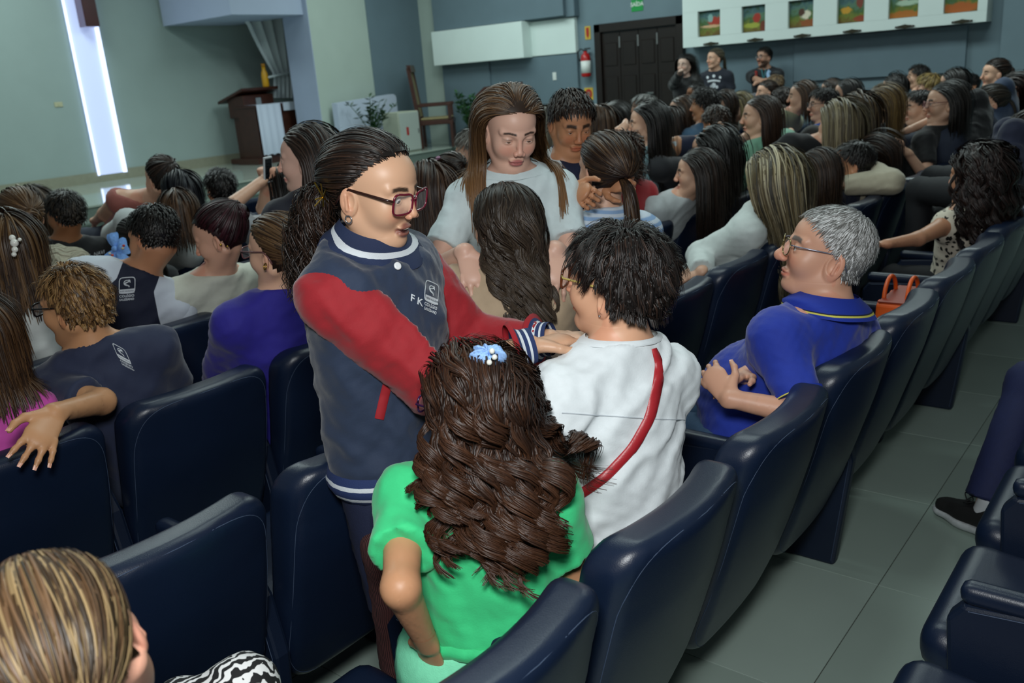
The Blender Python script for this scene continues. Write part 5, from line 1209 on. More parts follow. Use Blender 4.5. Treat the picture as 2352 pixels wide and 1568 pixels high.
def outline(pts2, w):
    """polyline -> thin flat quads"""
    P = np.array(pts2, float); T = np.gradient(P, axis=0); T /= np.linalg.norm(T, axis=1)[:, None]+1e-9; N = np.stack([-T[:, 1], T[:, 0]], 1)
    V = np.concatenate([P+N*w/2, P-N*w/2]); n = len(P); return V, [(i, i+1, n+i+1, n+i) for i in range(n-1)]
M_print = mat('white_print', 'c8ced4', .7)
M_thread = mat('white_knit_trim', 'c6ccd2', .8)
def crest(o, info, c, right, up, dark):
    """school badge: rounded frame, swirl, name box"""
    c, right, up = np.array(c, float), np.array(right, float), np.array(up, float); mp = lambda P: [c+right*x+up*y for x, y in P]
    fr = []
    for i in range(33):
        a = 2*PI*i/32; ca, sa = math.cos(a), math.sin(a); fr.append((np.sign(ca)*abs(ca)**.35*.5, np.sign(sa)*abs(sa)**.35*.5))
    V, F = outline(fr, .05); lay(o, info, mp(V), F, 'crest_frame', M_print)
    a = np.linspace(0, 1, 40); sw = [(.17*math.sin(2*PI*t*1.25+.6)*(1-.25*t), .34-.45*t) for t in a]; V, F = outline(sw, .07); lay(o, info, mp(V), F, 'crest_swirl', M_print)
    ci = [(.2*math.cos(2*PI*t)+.0, .16+.16*math.sin(2*PI*t)) for t in np.linspace(0, .8, 24)]; V, F = outline(ci, .05); lay(o, info, mp(V), F, 'crest_swirl', M_print)
    lay(o, info, mp([(-.48, -.5), (.48, -.5), (.48, -.22), (-.48, -.22)]), [(0, 1, 2, 3)], 'crest_band', M_print, .0035)
    print_text(o, info, 'REDE SALESIANA', c+up*-.36, right*.115, up*.115, dark, off=.005)
    print_text(o, info, 'COLÉGIO', c+up*-.68, right*.22, up*.22, M_print, bold=.02); print_text(o, info, 'SALESIANO', c+up*-.90, right*.185, up*.20, M_print, bold=.02)
def ring_on(info, p0, n, prims, off, N=48, rmax=.34):
    n = nz(n); e1 = nz(info['f']-n*(info['f']@n)); e2 = np.cross(n, e1); out = []
    r = np.linspace(.01, rmax, 140)
    for i in range(N):
        a = 2*PI*i/N; d = e1*math.cos(a)+e2*math.sin(a); v = sd_pts(prims, p0+r[:, None]*d)-off
        j = np.argmax(v > 0); out.append(p0+d*r[j if v.max() > 0 else -1])
    return np.array(out)
def band(info, rings, name, m, sv=None):
    R = np.stack(rings); k, N, _ = R.shape; V = R.reshape(-1, 3)-info['base']
    F = [(i*N+j, i*N+(j+1) % N, (i+1)*N+(j+1) % N, (i+1)*N+j) for i in range(k-1) for j in range(N)]
    s = np.repeat(np.linspace(0, 1, k) if sv is None else np.array(sv), N)
    return mobj(name, fast_mesh(name, V, np.array(F), s=s), m, info['root'])
def disc(info, p, n, r, name, m, th=.003):
    n = nz(n); e1 = nz(np.cross(n, [0.1, .3, 1])); e2 = np.cross(n, e1); V = []; k = 16
    for rr, h in ((1, 0), (1, th*.6), (.8, th), (.35, th*.8)): V += [p+(e1*math.cos(2*PI*i/k)+e2*math.sin(2*PI*i/k))*r*rr+n*h-info['base'] for i in range(k)]
    b = MB().add(V, [(j*k+i, j*k+(i+1) % k, (j+1)*k+(i+1) % k, (j+1)*k+i) for j in range(3) for i in range(k)]+[tuple(range(3*k, 4*k))]); return b.build(name, m, info['root'], True)
def ball(info, p, r, name, m, sc=(1, 1, 1), n=12):
    V = []; F = []
    for j in range(n//2+1):
        for i in range(n): ph, a = PI*j/(n//2), 2*PI*i/n; V.append(p+np.array([math.sin(ph)*math.cos(a)*sc[0], math.sin(ph)*math.sin(a)*sc[1], math.cos(ph)*sc[2]])*r-info['base'])
    for j in range(n//2):
        for i in range(n): F.append((j*n+i, j*n+(i+1) % n, (j+1)*n+(i+1) % n, (j+1)*n+i))
    return mobj(name, fast_mesh(name, np.array(V), np.array(F)), m, info['root'])
def hoop(info, q, r, m, name='earring', th=.0016):
    c = info['C']+s_(info['M'], info['s'], q)-info['base']; f, l, u = info['M']
    return MB().tube([c+(f*math.cos(a)+u*math.sin(a))*r for a in np.linspace(0, 2*PI, 16, endpoint=False)], th, 6, True).build(name, m, info['root'], True)
M_gold = mat('gold', 'b8923a', .25, metal=1); M_silver = mat('silver', 'c8c8cc', .2, metal=1); M_pearl = mat('pearl', 'dcdcd4', .2)
def nails(info, skin):
    m = mat('fingernail', skin, .25)
    for b, v, n, r in info['NAILS']:
        e = np.cross(v, n); p = b+n*r*.92
        V = [p+v*r*a*1.0+e*r*c*.75-n*r*.18*c*c for a in (-1.0, -.2, .5, 1.0) for c in (-1, 0, 1)]
        F = [(i*3+j, i*3+j+1, (i+1)*3+j+1, (i+1)*3+j) for i in range(3) for j in range(2)]
        mobj('fingernail', fast_mesh('fingernail', np.array(V)-info['base'], np.array(F)), m, info['root'])
# varsity jacket
if 1:
    I = R_; T, f, l, sb = I['T'], I['f'], I['l'], I['sb']; body_ = I['TP']+[I['NK']]
    M_hem = mat('rib_knit_navy_white', 'ffffff', .85, bump=(500, .3), stripes=[(0, '1a2c58'), (.30, 'c6ccd2'), (.42, '1a2c58'), (.66, 'c6ccd2'), (.78, '1a2c58')])
    rs_ = []
    for k in range(8):
        t = k/7; rs_.append(ring_on(I, I['Hc']-T*(.10-.085*t)*sb, T, I['TP'], .030+.012*math.sin(PI*t)))
    band(I, rs_, 'hem_rib', M_hem)
    M_colr = mat('rib_collar_navy_white', 'ffffff', .85, bump=(500, .3), stripes=[(0, '1a2848'), (.45, 'c6ccd2'), (.62, '1a2848')])
    cn = nz(T*.9+f*.35); p0 = I['nb']+T*.040*sb
    band(I, [ring_on(I, p0+cn*(-.012+.045*k/6), cn, body_, .040-.028*(k/6)**.8, rmax=.125) for k in range(7)], 'collar', M_colr)
    for y in (1, -1):
        fa = I['AP'][y][1]; u = nz(fa.b-fa.a); rr = [(.80, .058), (.84, .064), (.86, .05), (.90, .042), (.94, .040), (.98, .040), (1.02, .039)]
        e1 = nz(np.cross(u, [0, 0, 1])); e2 = np.cross(u, e1); R = []
        for t, r in rr: R.append(np.array([fa.a+(fa.b-fa.a)*t+(e1*math.cos(a)+e2*math.sin(a))*r*1.02 for a in np.linspace(0, 2*PI, 24, endpoint=False)]))
        k, N = len(R), 24; V = np.concatenate(R)-I['base']
        mobj('cuff', fast_mesh('cuff', V, np.array([(i*N+j, i*N+(j+1) % N, (i+1)*N+(j+1) % N, (i+1)*N+j) for i in range(k-1) for j in range(N)]), s=np.repeat([0, 0, .25, .45, .6, .8, 1], N)), mat('rib_cuff', 'ffffff', .85, stripes=[(0, '8e0d1a'), (.2, '1a2c58'), (.36, 'c6ccd2'), (.5, '1a2c58'), (.66, 'c6ccd2'), (.78, '1a2c58')]), I['root'])
    J = I['jacket']
    strip(J, I, [(902, 836), (893, 870), (884, 905), (871, 961)], 11, 'pocket_trim', mat('red_welt', '8e0d1a', .8), .004)
    for (x, y) in ((911, 612), (985, 1062)):
        p, n = cast(J, x, y, .004)
        if p is not None: disc(I, p, n, .0085, 'snap_button', mat('white_snap', 'd8dadc', .3))
    crest(J, I, (990, 672), (30, 14), (4, -46), mat('navy_ink', '16223a', .8))
    print_text(J, I, 'F K', (955, 690), (20, 10), (2, -22), M_print, bold=.02)
    hoop(I, (-.006, -.084, -.055), .008, M_silver)
    for k in range(7):
        a = rt.random()*6.3; c_ = px(742, 452, 1.86)
        MB().tube([c_-I['base'], c_-I['base']+np.array([math.cos(a)*.02, math.sin(a)*.02, rt.uniform(-.02, .03)])], .0016, 5).build('hair_clip_wire', M_gold, I['root'])
    tc_ = I['C']+s_(I['M'], I['s'], (.0835, 0, -.0672)); ball(I, tc_, .0135*I['s'], 'teeth', mat('tooth_enamel', 'cfcabc', .25), (1, 1, .32))
    nails(R_, 'd8a08a')
# white blouse: strap and seams
strip(W_['blouse'], W_, [(1500, 800), (1513, 835), (1510, 880), (1492, 960), (1452, 1030), (1390, 1096), (1316, 1146)], [5, 9, 11, 12, 12, 12, 12], 'bag_strap', mat('red_leather_strap', 'a3232b', .4, bump=(300, .1)), .006, 40)
strip(W_['blouse'], W_, [(1290, 948), (1400, 955), (1500, 962), (1572, 964)], 1.3, 'yoke_seam', mat('white_thread', 'b4bcc2', .8), .002, 24)
band(W_, [ring_on(W_, W_['nb']+W_['T']*(.022+.012*k/2)*W_['sb'], nz(W_['T']*.9+W_['f']*.05), W_['TP']+[W_['NK']], .012+.003*math.sin(PI*k/2)-.004*k/2, rmax=.25) for k in range(3)], 'neckline', mat('cloth_blouse_d6dde0', 'd6dde0', .8))
ball(W_, W_['C']+s_(W_['M'], W_['s'], (-.006, .084, -.045)), .003, 'ear_stud', M_silver)
# polo collar and sleeve trims
if 1:
    I = M_; T, f, sb = I['T'], I['f'], I['sb']; cn = nz(T*.9+f*.30)
    M_pc = mat('polo_collar', 'ffffff', .8, bump=(400, .2), stripes=[(0, '14309a'), (.16, 'd8cf5a'), (.24, '0c1430'), (.30, '14309a')])
    band(I, [ring_on(I, I['nb']+T*.03*sb+cn*(-.006+.055*k/7), cn, I['TP']+[I['NK']], .040-.028*(k/7)**.7, rmax=.135) for k in range(8)], 'collar', M_pc)
    for y in (1, -1):
        u = I['AP'][y][0]; ax = nz(u.b-u.a); e1 = nz(np.cross(ax, [0, 0, 1])); e2 = np.cross(ax, e1); R = []
        for t, s in ((.74, 0), (.80, 0), (.805, 0)):
            rr = u.ra+(u.rb-u.ra)*t+.030; R.append(np.array([u.a+(u.b-u.a)*t+(e1*math.cos(a)+e2*math.sin(a))*rr for a in np.linspace(0, 2*PI, 28, endpoint=False)]))
        V = np.concatenate(R)-I['base']; N = 28
        mobj('sleeve_trim', fast_mesh('sleeve_trim', V, np.array([(i*N+j, i*N+(j+1) % N, (i+1)*N+(j+1) % N, (i+1)*N+j) for i in range(2) for j in range(N)]), s=np.repeat([0, 1, 1.01], N)), mat('sleeve_trim', 'ffffff', .8, stripes=[(0, '14309a'), (.62, 'd8cf5a'), (.85, '0c1430')]), I['root'])
    nails(M_, 'd8a898')
# white tee
band(T_, [ring_on(T_, T_['nb']+T_['T']*.036*T_['sb']+nz(T_['T']*.9+T_['f']*.30)*(.016*k/3), nz(T_['T']*.9+T_['f']*.30), T_['TP']+[T_['NK']], .014-.004*k/3, rmax=.2) for k in range(4)], 'neck_rib', mat('cloth_tee_shirt_c4d2d4', 'c4d2d4', .8))
V_, F_ = outline([(1098-8*math.sin(PI*t)-3+6*t, 445+28*t) for t in np.linspace(0, 1, 14)]+[(1102+4*t, 473+2*t) for t in np.linspace(.2, 1, 4)], 2.6)
lay(T_['tee_shirt'], T_, V_, F_, 'blue_print', mat('blue_ink', '23466e', .8), .003)
for y in (1, -1): ball(T_, T_['C']+s_(T_['M'], T_['s'], (.0, y*.083, -.05)), .006, 'earring', M_gold)
nails(T_, 'd8a8a0')
# scrunchie of the small girl, waist gathers
if 1:
    I = G_; c = px(1122, 818, 1.665)-I['base']; M_sc = mat('pale_blue_dotted_cotton', '8fb4e6', .8, noise=(220, .35)); ax = nz(np.array([.35, -.45, .8])); e1 = nz(np.cross(ax, [0, 0, 1])); e2 = np.cross(ax, e1)
    V = []; N, K_n = 60, 10
    for i in range(N):
        a = 2*PI*i/N; r0 = .012+.002*math.sin(5*a); d = e1*math.cos(a)*1.25+e2*math.sin(a)*.85; rr = .014+.0025*math.sin(9*a+1)+.0012*math.sin(17*a)
        for k in range(K_n): b = 2*PI*k/K_n; V.append(c+d*(r0+rr*math.cos(b))+ax*(rr*1.3*math.sin(b)+.004*math.sin(7*a)))
    F = [(i*K_n+k, ((i+1) % N)*K_n+k, ((i+1) % N)*K_n+(k+1) % K_n, i*K_n+(k+1) % K_n) for i in range(N) for k in range(K_n)]
    mobj('scrunchie', fast_mesh('scrunchie', np.array(V), np.array(F)), M_sc, I['root'])
    for dx, dy in ((8, -12), (14, 2), (2, 14)): ball(I, px(1122+dx, 818+dy, 1.628), .0055, 'pearl', M_pearl)
    T, sb = I['T'], I['sb']
    R = [ring_on(I, I['Hc']+T*(.10-.035*k/4)*sb, T, I['TP'], .016+.006*math.sin(PI*k/4)) for k in range(5)]
    R = [r+nz_rows(r-r.mean(0))*(.004*np.sin(np.arange(48)*2.7))[:, None] for r in R]
    band(I, R, 'waist_gather', mat('cloth_dress_bodice_38cc82', '38cc82', .8)); hoop(I, (-.004, .084, -.05), .006, M_gold); nails(G_, 'd09a80')
# school crests and lettering on backs
def find(p): return p
crest(nb_['raglan_shirt'], nb_, (292, 655), (36, -3), (1, -36), mat('navy_ink', '10172e', .8))
crest(gb['tee_shirt'], gb, (279, 812), (30, 16), (-16, -34), mat('navy_ink', '10172e', .8)); nails(gb, 'c89478')
print_text(bt['shirt'], bt, 'EARL', (192, 593), (17, -5), (1, -17), M_print); print_text(bt['shirt'], bt, '- NAVI', (224, 582), (11, -3), (1, -12), M_print)
print_text(lh['jacket'], lh, 'SALESIANO', (716, 543), (18, 3), (-4, -20), mat('grey_outline_print', '8f98a4', .7), arc=.06)
print_text(hb['shirt'], hb, 'P', (548, 492), (22, 0), (1, -24), M_print, bold=.02)
# stripes, leopard print, cable knit, zigzag
def wave_mat(name, c1, c2, freq, width=.5, rough=.8):
    m = mat(name, c1, rough); nt = m.node_tree; L = nt.links.new; a = nt.nodes.new('ShaderNodeAttribute'); a.attribute_name = 's'
    k = nt.nodes.new('ShaderNodeMath'); k.operation = 'MULTIPLY'; k.inputs[1].default_value = freq; L(a.outputs['Fac'], k.inputs[0])
    f_ = nt.nodes.new('ShaderNodeMath'); f_.operation = 'FRACT'; L(k.outputs[0], f_.inputs[0]); r = nt.nodes.new('ShaderNodeValToRGB'); r.color_ramp.elements[0].color = (*srgb(c1), 1); r.color_ramp.elements[1].color = (*srgb(c2), 1)
    r.color_ramp.elements[0].position = width-.08; r.color_ramp.elements[1].position = width+.08; L(f_.outputs[0], r.inputs[0]); L(r.outputs[0], nt.nodes['Principled BSDF'].inputs['Base Color']); return m
def setmat(o, m): o.data.materials.clear(); o.data.materials.append(m)
setmat(st_w['striped_shirt'], wave_mat('blue_white_stripes', '86a6cc', 'c4d0dc', 48))
def spot_mat(name, base, ink, scale, thr, stretch=(1, 1, 1)):
    m = mat(name, base, .75); nt = m.node_tree; L = nt.links.new; tc = nt.nodes.new('ShaderNodeTexCoord'); mp = nt.nodes.new('ShaderNodeMapping'); mp.inputs['Scale'].default_value = stretch; L(tc.outputs['Object'], mp.inputs[0])
    n0 = nt.nodes.new('ShaderNodeTexNoise'); n0.inputs['Scale'].default_value = scale*.6; L(mp.outputs[0], n0.inputs['Vector'])
    ad = nt.nodes.new('ShaderNodeVectorMath'); ad.operation = 'MULTIPLY_ADD'; ad.inputs[1].default_value = (.05, .05, .05); L(n0.outputs['Color'], ad.inputs[0]); L(mp.outputs[0], ad.inputs[2])
    v = nt.nodes.new('ShaderNodeTexVoronoi'); v.inputs['Scale'].default_value = scale; L(ad.outputs[0], v.inputs['Vector'])
    n1 = nt.nodes.new('ShaderNodeTexNoise'); n1.inputs['Scale'].default_value = scale*.35; L(mp.outputs[0], n1.inputs['Vector'])
    s = nt.nodes.new('ShaderNodeMath'); s.operation = 'MULTIPLY_ADD'; s.inputs[1].default_value = -.55; L(n1.outputs[0], s.inputs[0]); L(v.outputs['Distance'], s.inputs[2])
    r = nt.nodes.new('ShaderNodeValToRGB'); r.color_ramp.elements[0].color = (*srgb(ink), 1); r.color_ramp.elements[1].color = (*srgb(base), 1); r.color_ramp.elements[0].position = thr; r.color_ramp.elements[1].position = thr+.03
    L(s.outputs[0], r.inputs[0]); L(r.outputs[0], nt.nodes['Principled BSDF'].inputs['Base Color']); return m
setmat(lp['print_top'], spot_mat('leopard_print_cotton', 'cfc6b4', '14110f', 38, .06, (1, 1, .8)))
zz = mat('zigzag_print', 'ffffff', .8); _nt = zz.node_tree; _w = _nt.nodes.new('ShaderNodeTexWave'); _w.inputs['Scale'].default_value = 16; _w.inputs['Distortion'].default_value = 9; _w.inputs['Detail Scale'].default_value = 2.2; _tc = _nt.nodes.new('ShaderNodeTexCoord'); _nt.links.new(_tc.outputs['Object'], _w.inputs['Vector'])
_r = _nt.nodes.new('ShaderNodeValToRGB'); _r.color_ramp.interpolation = 'CONSTANT'; _r.color_ramp.elements[0].color = (.004, .004, .005, 1); _r.color_ramp.elements[1].position = .55; _r.color_ramp.elements[1].color = (.7, .7, .7, 1); _nt.links.new(_w.outputs[0], _r.inputs[0]); _nt.links.new(_r.outputs[0], _nt.nodes['Principled BSDF'].inputs['Base Color'])
setmat(K_['trousers'], zz)
rib = mat('brown_ribbed_knit', '43201f', .8); _nt = rib.node_tree; _w = _nt.nodes.new('ShaderNodeTexWave'); _w.inputs['Scale'].default_value = 55; _w.inputs['Distortion'].default_value = 1.5; _tc = _nt.nodes.new('ShaderNodeTexCoord'); _nt.links.new(_tc.outputs['Object'], _w.inputs['Vector']); _bp = _nt.nodes.new('ShaderNodeBump'); _bp.inputs['Strength'].default_value = .6; _bp.inputs['Distance'].default_value = .004; _nt.links.new(_w.outputs[0], _bp.inputs['Height']); _nt.links.new(_bp.outputs[0], _nt.nodes['Principled BSDF'].inputs['Normal'])
setmat(W_['trousers'], rib)
knm = mat('cable_knit_wool', 'b3ad98', .9); _nt = knm.node_tree; _w = _nt.nodes.new('ShaderNodeTexWave'); _w.inputs['Scale'].default_value = 22; _w.inputs['Distortion'].default_value = 3; _tc = _nt.nodes.new('ShaderNodeTexCoord'); _nt.links.new(_tc.outputs['Object'], _w.inputs['Vector']); _bp = _nt.nodes.new('ShaderNodeBump'); _bp.inputs['Strength'].default_value = 1; _bp.inputs['Distance'].default_value = .012; _nt.links.new(_w.outputs[0], _bp.inputs['Height']); _nt.links.new(_bp.outputs[0], _nt.nodes['Principled BSDF'].inputs['Normal'])
setmat(kn['shirt'], knm)
# ------------------------------------------------------------------ things on the seats and on the stage
# orange handbag on a seat of the second row
M_or = mat('orange_leather', 'dd5a18', .42, bump=(250, .12))
_p = px_x(2070, 676, -1.0)
bag = tag(empty('handbag', (-1.0, _p[1], .47)), 'orange leather handbag with two rolled handles on a seat beside the man', 'handbag')
_h = _p[2]-.47
MB().prism([(-.17, 0), (.17, 0), (.150, _h), (-.150, _h)], 0, -.06, .06).build('bag_body', M_or, bag)
_bo = bpy.data.objects[bag.children[0].name]; _mo = _bo.modifiers.new('bevel', 'BEVEL'); _mo.width = .02; _mo.segments = 4
for sx in (-.045, .045):
    MB().tube([(sx, .085*math.cos(a), _h-.02+.075*math.sin(a)+.02*abs(math.sin(a))) for a in np.linspace(0, PI, 20)], .0085, 10).build('handle', M_or, bag, True)
    for sy in (-1, 1): MB().prism([(sy*.085-.02, _h-.07), (sy*.085+.02, _h-.07), (sy*.085+.011, _h-.01), (sy*.085-.011, _h-.01)], 0, sx*1.38-.004, sx*1.38+.004).build('handle_tab', M_or, bag)
MB().box(-.05, .05, -.148, .148, _h-.004, _h+.002).build('zip_top', mat('dark_orange_zip', '8a2c10', .5), bag)
# sneaker, sock
if 1:
    I = lg; toe, d = SH_TOE, SH_D; L_ = .28; sd2 = np.cross([0, 0, 1], d); b = I['base']
    def SP(u, v, z): return toe+d*u*L_+sd2*v+np.array([0, 0, z])
    sole = [RC(SP(.14, .0, .030), SP(.45, .005, .028), .042, .040, .03, np.array([0, 0, 1.]), .62), RC(SP(.45, .005, .028), SP(.88, 0, .034), .040, .036, .03, np.array([0, 0, 1.]), .75)]
    v, q, n = sdf_mesh([GR(sole, [(SP(0, 0, .004), np.array([0, 0, -1.])), (SP(0, 0, .040), nz(np.array([0, 0, 1.])-d*.0))], .02)], .006)
    so = mobj('sneaker_sole', fast_mesh('sneaker_sole', v-b, q), mat('white_rubber', 'aeb4b6', .5, noise=(60, .15)), I['root'])
    up = [RC(SP(.15, 0, .050), SP(.45, .004, .066), .036, .038, .03), RC(SP(.45, .004, .06), SP(.86, 0, .075), .040, .034, .03), RC(SP(.60, .002, .09), SP(.86, 0, .105), .034, .034, .03)]
    v, q, n = sdf_mesh([GR(up, [(SP(0, 0, .034), np.array([0, 0, -1.])), (SP(.7, 0, .115), nz(np.array([0, 0, 1.])+d*-.25))], .02)], .006)
    sn = mobj('sneaker_upper', fast_mesh('sneaker_upper', v-b, q), mat('black_mesh_fabric', '0a0a0b', .8, bump=(600, .3)), I['root'])
    MB().tube([SP(.52, -.01+.02*math.sin(5*t), .115+.022*math.sin(PI*t))-b+d*(-.03*math.sin(2*PI*t))-sd2*.0 for t in np.linspace(0, 1, 16)], .0024, 5).build('shoelace', mat('black_lace', '0c0c0d', .8), I['root'], True)
    MB().tube([SP(.50, .012*((-1)**k), .106+.004*k)-b for k in range(5)], .0024, 5).build('shoelace', mat('black_lace', '0c0c0d', .8), I['root'], True)
    v, q, n = sdf_mesh([RC(SP(.74, 0, .10), SP(.80, 0, .155), .036, .034, .02)], .008); mobj('sock', fast_mesh('sock', v-b, q), mat('white_sock', 'b8bcc0', .8), I['root'])
    V_, F_ = outline([(2178+30*t, 1192+16*t-20*t*t+10*math.sin(PI*t)) for t in np.linspace(0, 1, 12)], 5)
    lay(sn, I, V_, F_, 'side_mark', mat('bronze_print', '3a2a16', .6), .0015)
# phone held up
ph = tag(empty('mobile_phone', tuple(px(615, 393, 4.55))), 'white mobile phone held up in front of the stage', 'phone'); ph.rotation_euler = (0, .15, math.radians(20))
MB().box(-.005, .005, -.037, .037, -.06, .075, .004).build('case', mat('white_plastic', 'b8bcc0', .4), ph); MB().box(.005, .006, -.03, .03, -.05, .065).build('screen', mat('dark_glass', '14161a', .1), ph)
# pale blue bow
if 1:
    I = bw; c = px(266, 572, 3.98)-I['base']; R_x = -CR*-1; up = -CD; M_bow = mat('pale_blue_printed_cotton', '6f9bd8', .8, noise=(90, .25)); nrm = -CF
    def petal(a, L, w, name):
        a = math.radians(a); dx, dy = R_x*math.cos(a)+up*math.sin(a), -R_x*math.sin(a)+up*math.cos(a); V = []
        n = 9
        for i in range(n):
            t = i/(n-1); ww = w*(.18+.82*math.sin(min(t*1.25, 1)*PI/2)) * (1 if t < .9 else .85)
            for s in (-1, -.5, 0, .5, 1): V.append(c+dx*L*t+dy*ww*s+nrm*(.018*math.sin(PI*t)*(1-.5*abs(s))+.006*math.cos(s*4)))
        V2 = [p-nrm*.006 for p in V]; m_ = len(V); F = [(i*5+j, i*5+j+1, (i+1)*5+j+1, (i+1)*5+j) for i in range(n-1) for j in range(4)]
        mobj(name, fast_mesh(name, np.array(V+V2), np.array(F+[tuple(m_+k for k in f[::-1]) for f in F])), M_bow, I['root'])
    petal(105, .075, .026, 'bow_loop'); petal(20, .055, .040, 'bow_loop'); petal(-115, .085, .038, 'bow_tail'); petal(-60, .095, .034, 'bow_tail')
    ball(I, c+I['base']+nrm*.012, .014, 'bow_knot', M_bow)
    for k, (dx, dy, cc) in enumerate(((-8, 14, 'c04a30'), (-14, 10, 'c8ccc0'), (18, -8, 'b03a2a'), (16, -2, 'c8b89a'))): ball(I, px(266+dx, 572+dy, 3.955), .007, 'printed_motif', mat('motif_'+cc, cc, .8), (1, 1, .8), 8)
# pearls, clips, scrunchie, alice band
def pearl_row():
    I = PI_['pearl']
    for (x, y, r) in ((28, 546, .010), (33, 558, .013), (34, 573, .010), (32, 584, .008), (45, 550, .006)): ball(I, px(x, y, 2.83), r, 'pearl', M_pearl)
PI_ = {}
for lb, C_, sb_, Hc_ in PEOPLE: pass
def info_of(word):
    for o in COL.objects:
        if o.type == 'EMPTY' and o.get('category') == 'person' and word in o['label']: return dict(root=o, base=np.array(o.location))
PI_['pearl'] = info_of('pearl clip'); pearl_row()
I = info_of('royal blue blazer'); ball(I, px(702, 590, 2.84), .020, 'hair_claw', mat('dark_green_clip', '0e1c18', .15), (1, 1, 1.2)); hoopc = px(609, 612, 2.84)
MB().tube([hoopc-I['base']+np.array([math.cos(a)*.006, math.sin(a)*.004, math.sin(a)*.010]) for a in np.linspace(0, 2*PI, 14, endpoint=False)], .002, 5, True).build('earring', M_gold, I['root'], True)
I = info_of('dark red hair'); ball(I, px(522, 566, 3.38), .004, 'necklace_bead', M_gold); ball(I, px(507, 562, 3.40), .005, 'earring', M_gold)
I = info_of('alice band')
MB().tube([px(38+40*t, 425+62*t**1.5, 4.50-.03*math.sin(PI*t))-I['base'] for t in np.linspace(0, 1, 14)], .008, 6).build('alice_band', mat('beige_satin', '8a806a', .5), I['root'], True)
I = info_of('pink scrunchie'); c_ = px(1004, 374, 4.62)-I['base']
MB().tube([c_+np.array([math.cos(a)*.006, math.sin(a)*.022, math.sin(a*2)*.004+math.cos(a)*.024]) for a in np.linspace(0, 2*PI, 18, endpoint=False)], .009, 7, True).build('scrunchie', mat('pink_satin', 'c890b4', .5), I['root'], True)
# prints on the standing people
_w2 = info_of('dark printed T-shirt'); _o = [c for c in _w2['root'].children if c.name.startswith('shirt')][0]
for (x, y, r) in ((1626, 178, 3), (1640, 175, 3), (1654, 178, 3), (1640, 196, 5), (1634, 199, 3), (1647, 200, 3)):
    lay(_o, _w2, [(x+r*math.cos(a), y+r*1.2*math.sin(a)) for a in np.linspace(0, 2*PI, 10, endpoint=False)], [tuple(range(10))], 'shirt_print', M_print, .01)
strip(_o, _w2, [(1626, 188), (1640, 185), (1654, 187)], 2.5, 'shirt_print', M_print, .012, 8)
_m2 = info_of('lanyard'); _o = [c for c in _m2['root'].children if c.name.startswith('shirt')][0]
strip(_o, _m2, [(1748, 156), (1752, 170), (1753, 184)], 1.2, 'lanyard', mat('teal_ribbon', '2a6a72', .7), .012, 8); strip(_o, _m2, [(1760, 156), (1757, 170), (1754, 184)], 1.2, 'lanyard', mat('teal_ribbon', '2a6a72', .7), .012, 8)
strip(_o, _m2, [(1737, 164), (1736, 172), (1739, 180)], 3, 'shirt_print', mat('red_print', '8a2018', .7), .012, 6); strip(_o, _m2, [(1768, 162), (1762, 170), (1766, 178)], 4, 'shirt_print', mat('blue_print', '8fb0d0', .7), .012, 6)
# ------------------------------------------------------------------ stage furniture
def stage_at(x, y): return px_z(x, y, ZS)
M_cloth = mat('white_altar_cloth', 'b9c2d2', .8, bump=(90, .1))
# lectern
_q = stage_at(596, 362); lx, ly = max(_q[0], XB+.55), _q[1]
_q = px_x(596, 362, -12.75); lx, ly = -12.75, _q[1]
lec = tag(empty('lectern', (lx, ly, ZS)), 'dark wooden lectern with a sloping top on the stage', 'lectern'); sc_ = 1.0
H_ = px_x(560, 212, lx)[2]-ZS
MB().box(-.30, .30, -.36, .40, 0, .09, .01).build('base', M_wood, lec)
for sy in (-.24, .16): MB().box(-.20, .20, sy, sy+.09, .09, H_-.36, .006).build('side_post', M_wood, lec)
MB().box(-.16, .16, -.18, .18, .09, H_-.4).build('back_panel', mat('pale_inlay', '5a5a58', .6), lec)
MB().box(-.22, .22, -.30, .30, H_-.40, H_-.05, .01).build('body', M_wood, lec)
MB().prism([(-.40, H_-.16), (.30, H_+.02), (.30, H_+.06), (-.40, H_-.12)], 1, -.36, .36).build('sloping_top', M_wood, lec)
MB().box(.221, .226, -.06, .04, H_-.24, H_-.1).build('emblem_plate', mat('grey_plate', '7a8288', .5), lec)
bt_ = tag(empty('yellow_bottle', (lx+.20, ly+.20, ZS+H_+.045)), 'yellow bottle standing on the lectern top', 'bottle')
MB().lathe([(.001, 0), (.05, .004), (.055, .03), (.055, .20), (.045, .25), (.03, .28), (.03, .34)], 16).build('bottle_body', mat('yellow_plastic', 'c8920e', .4), bt_, True); MB().lathe([(.034, .33), (.034, .38)], 12).build('cap', mat('amber_cap', 'a8700a', .4), bt_, True)
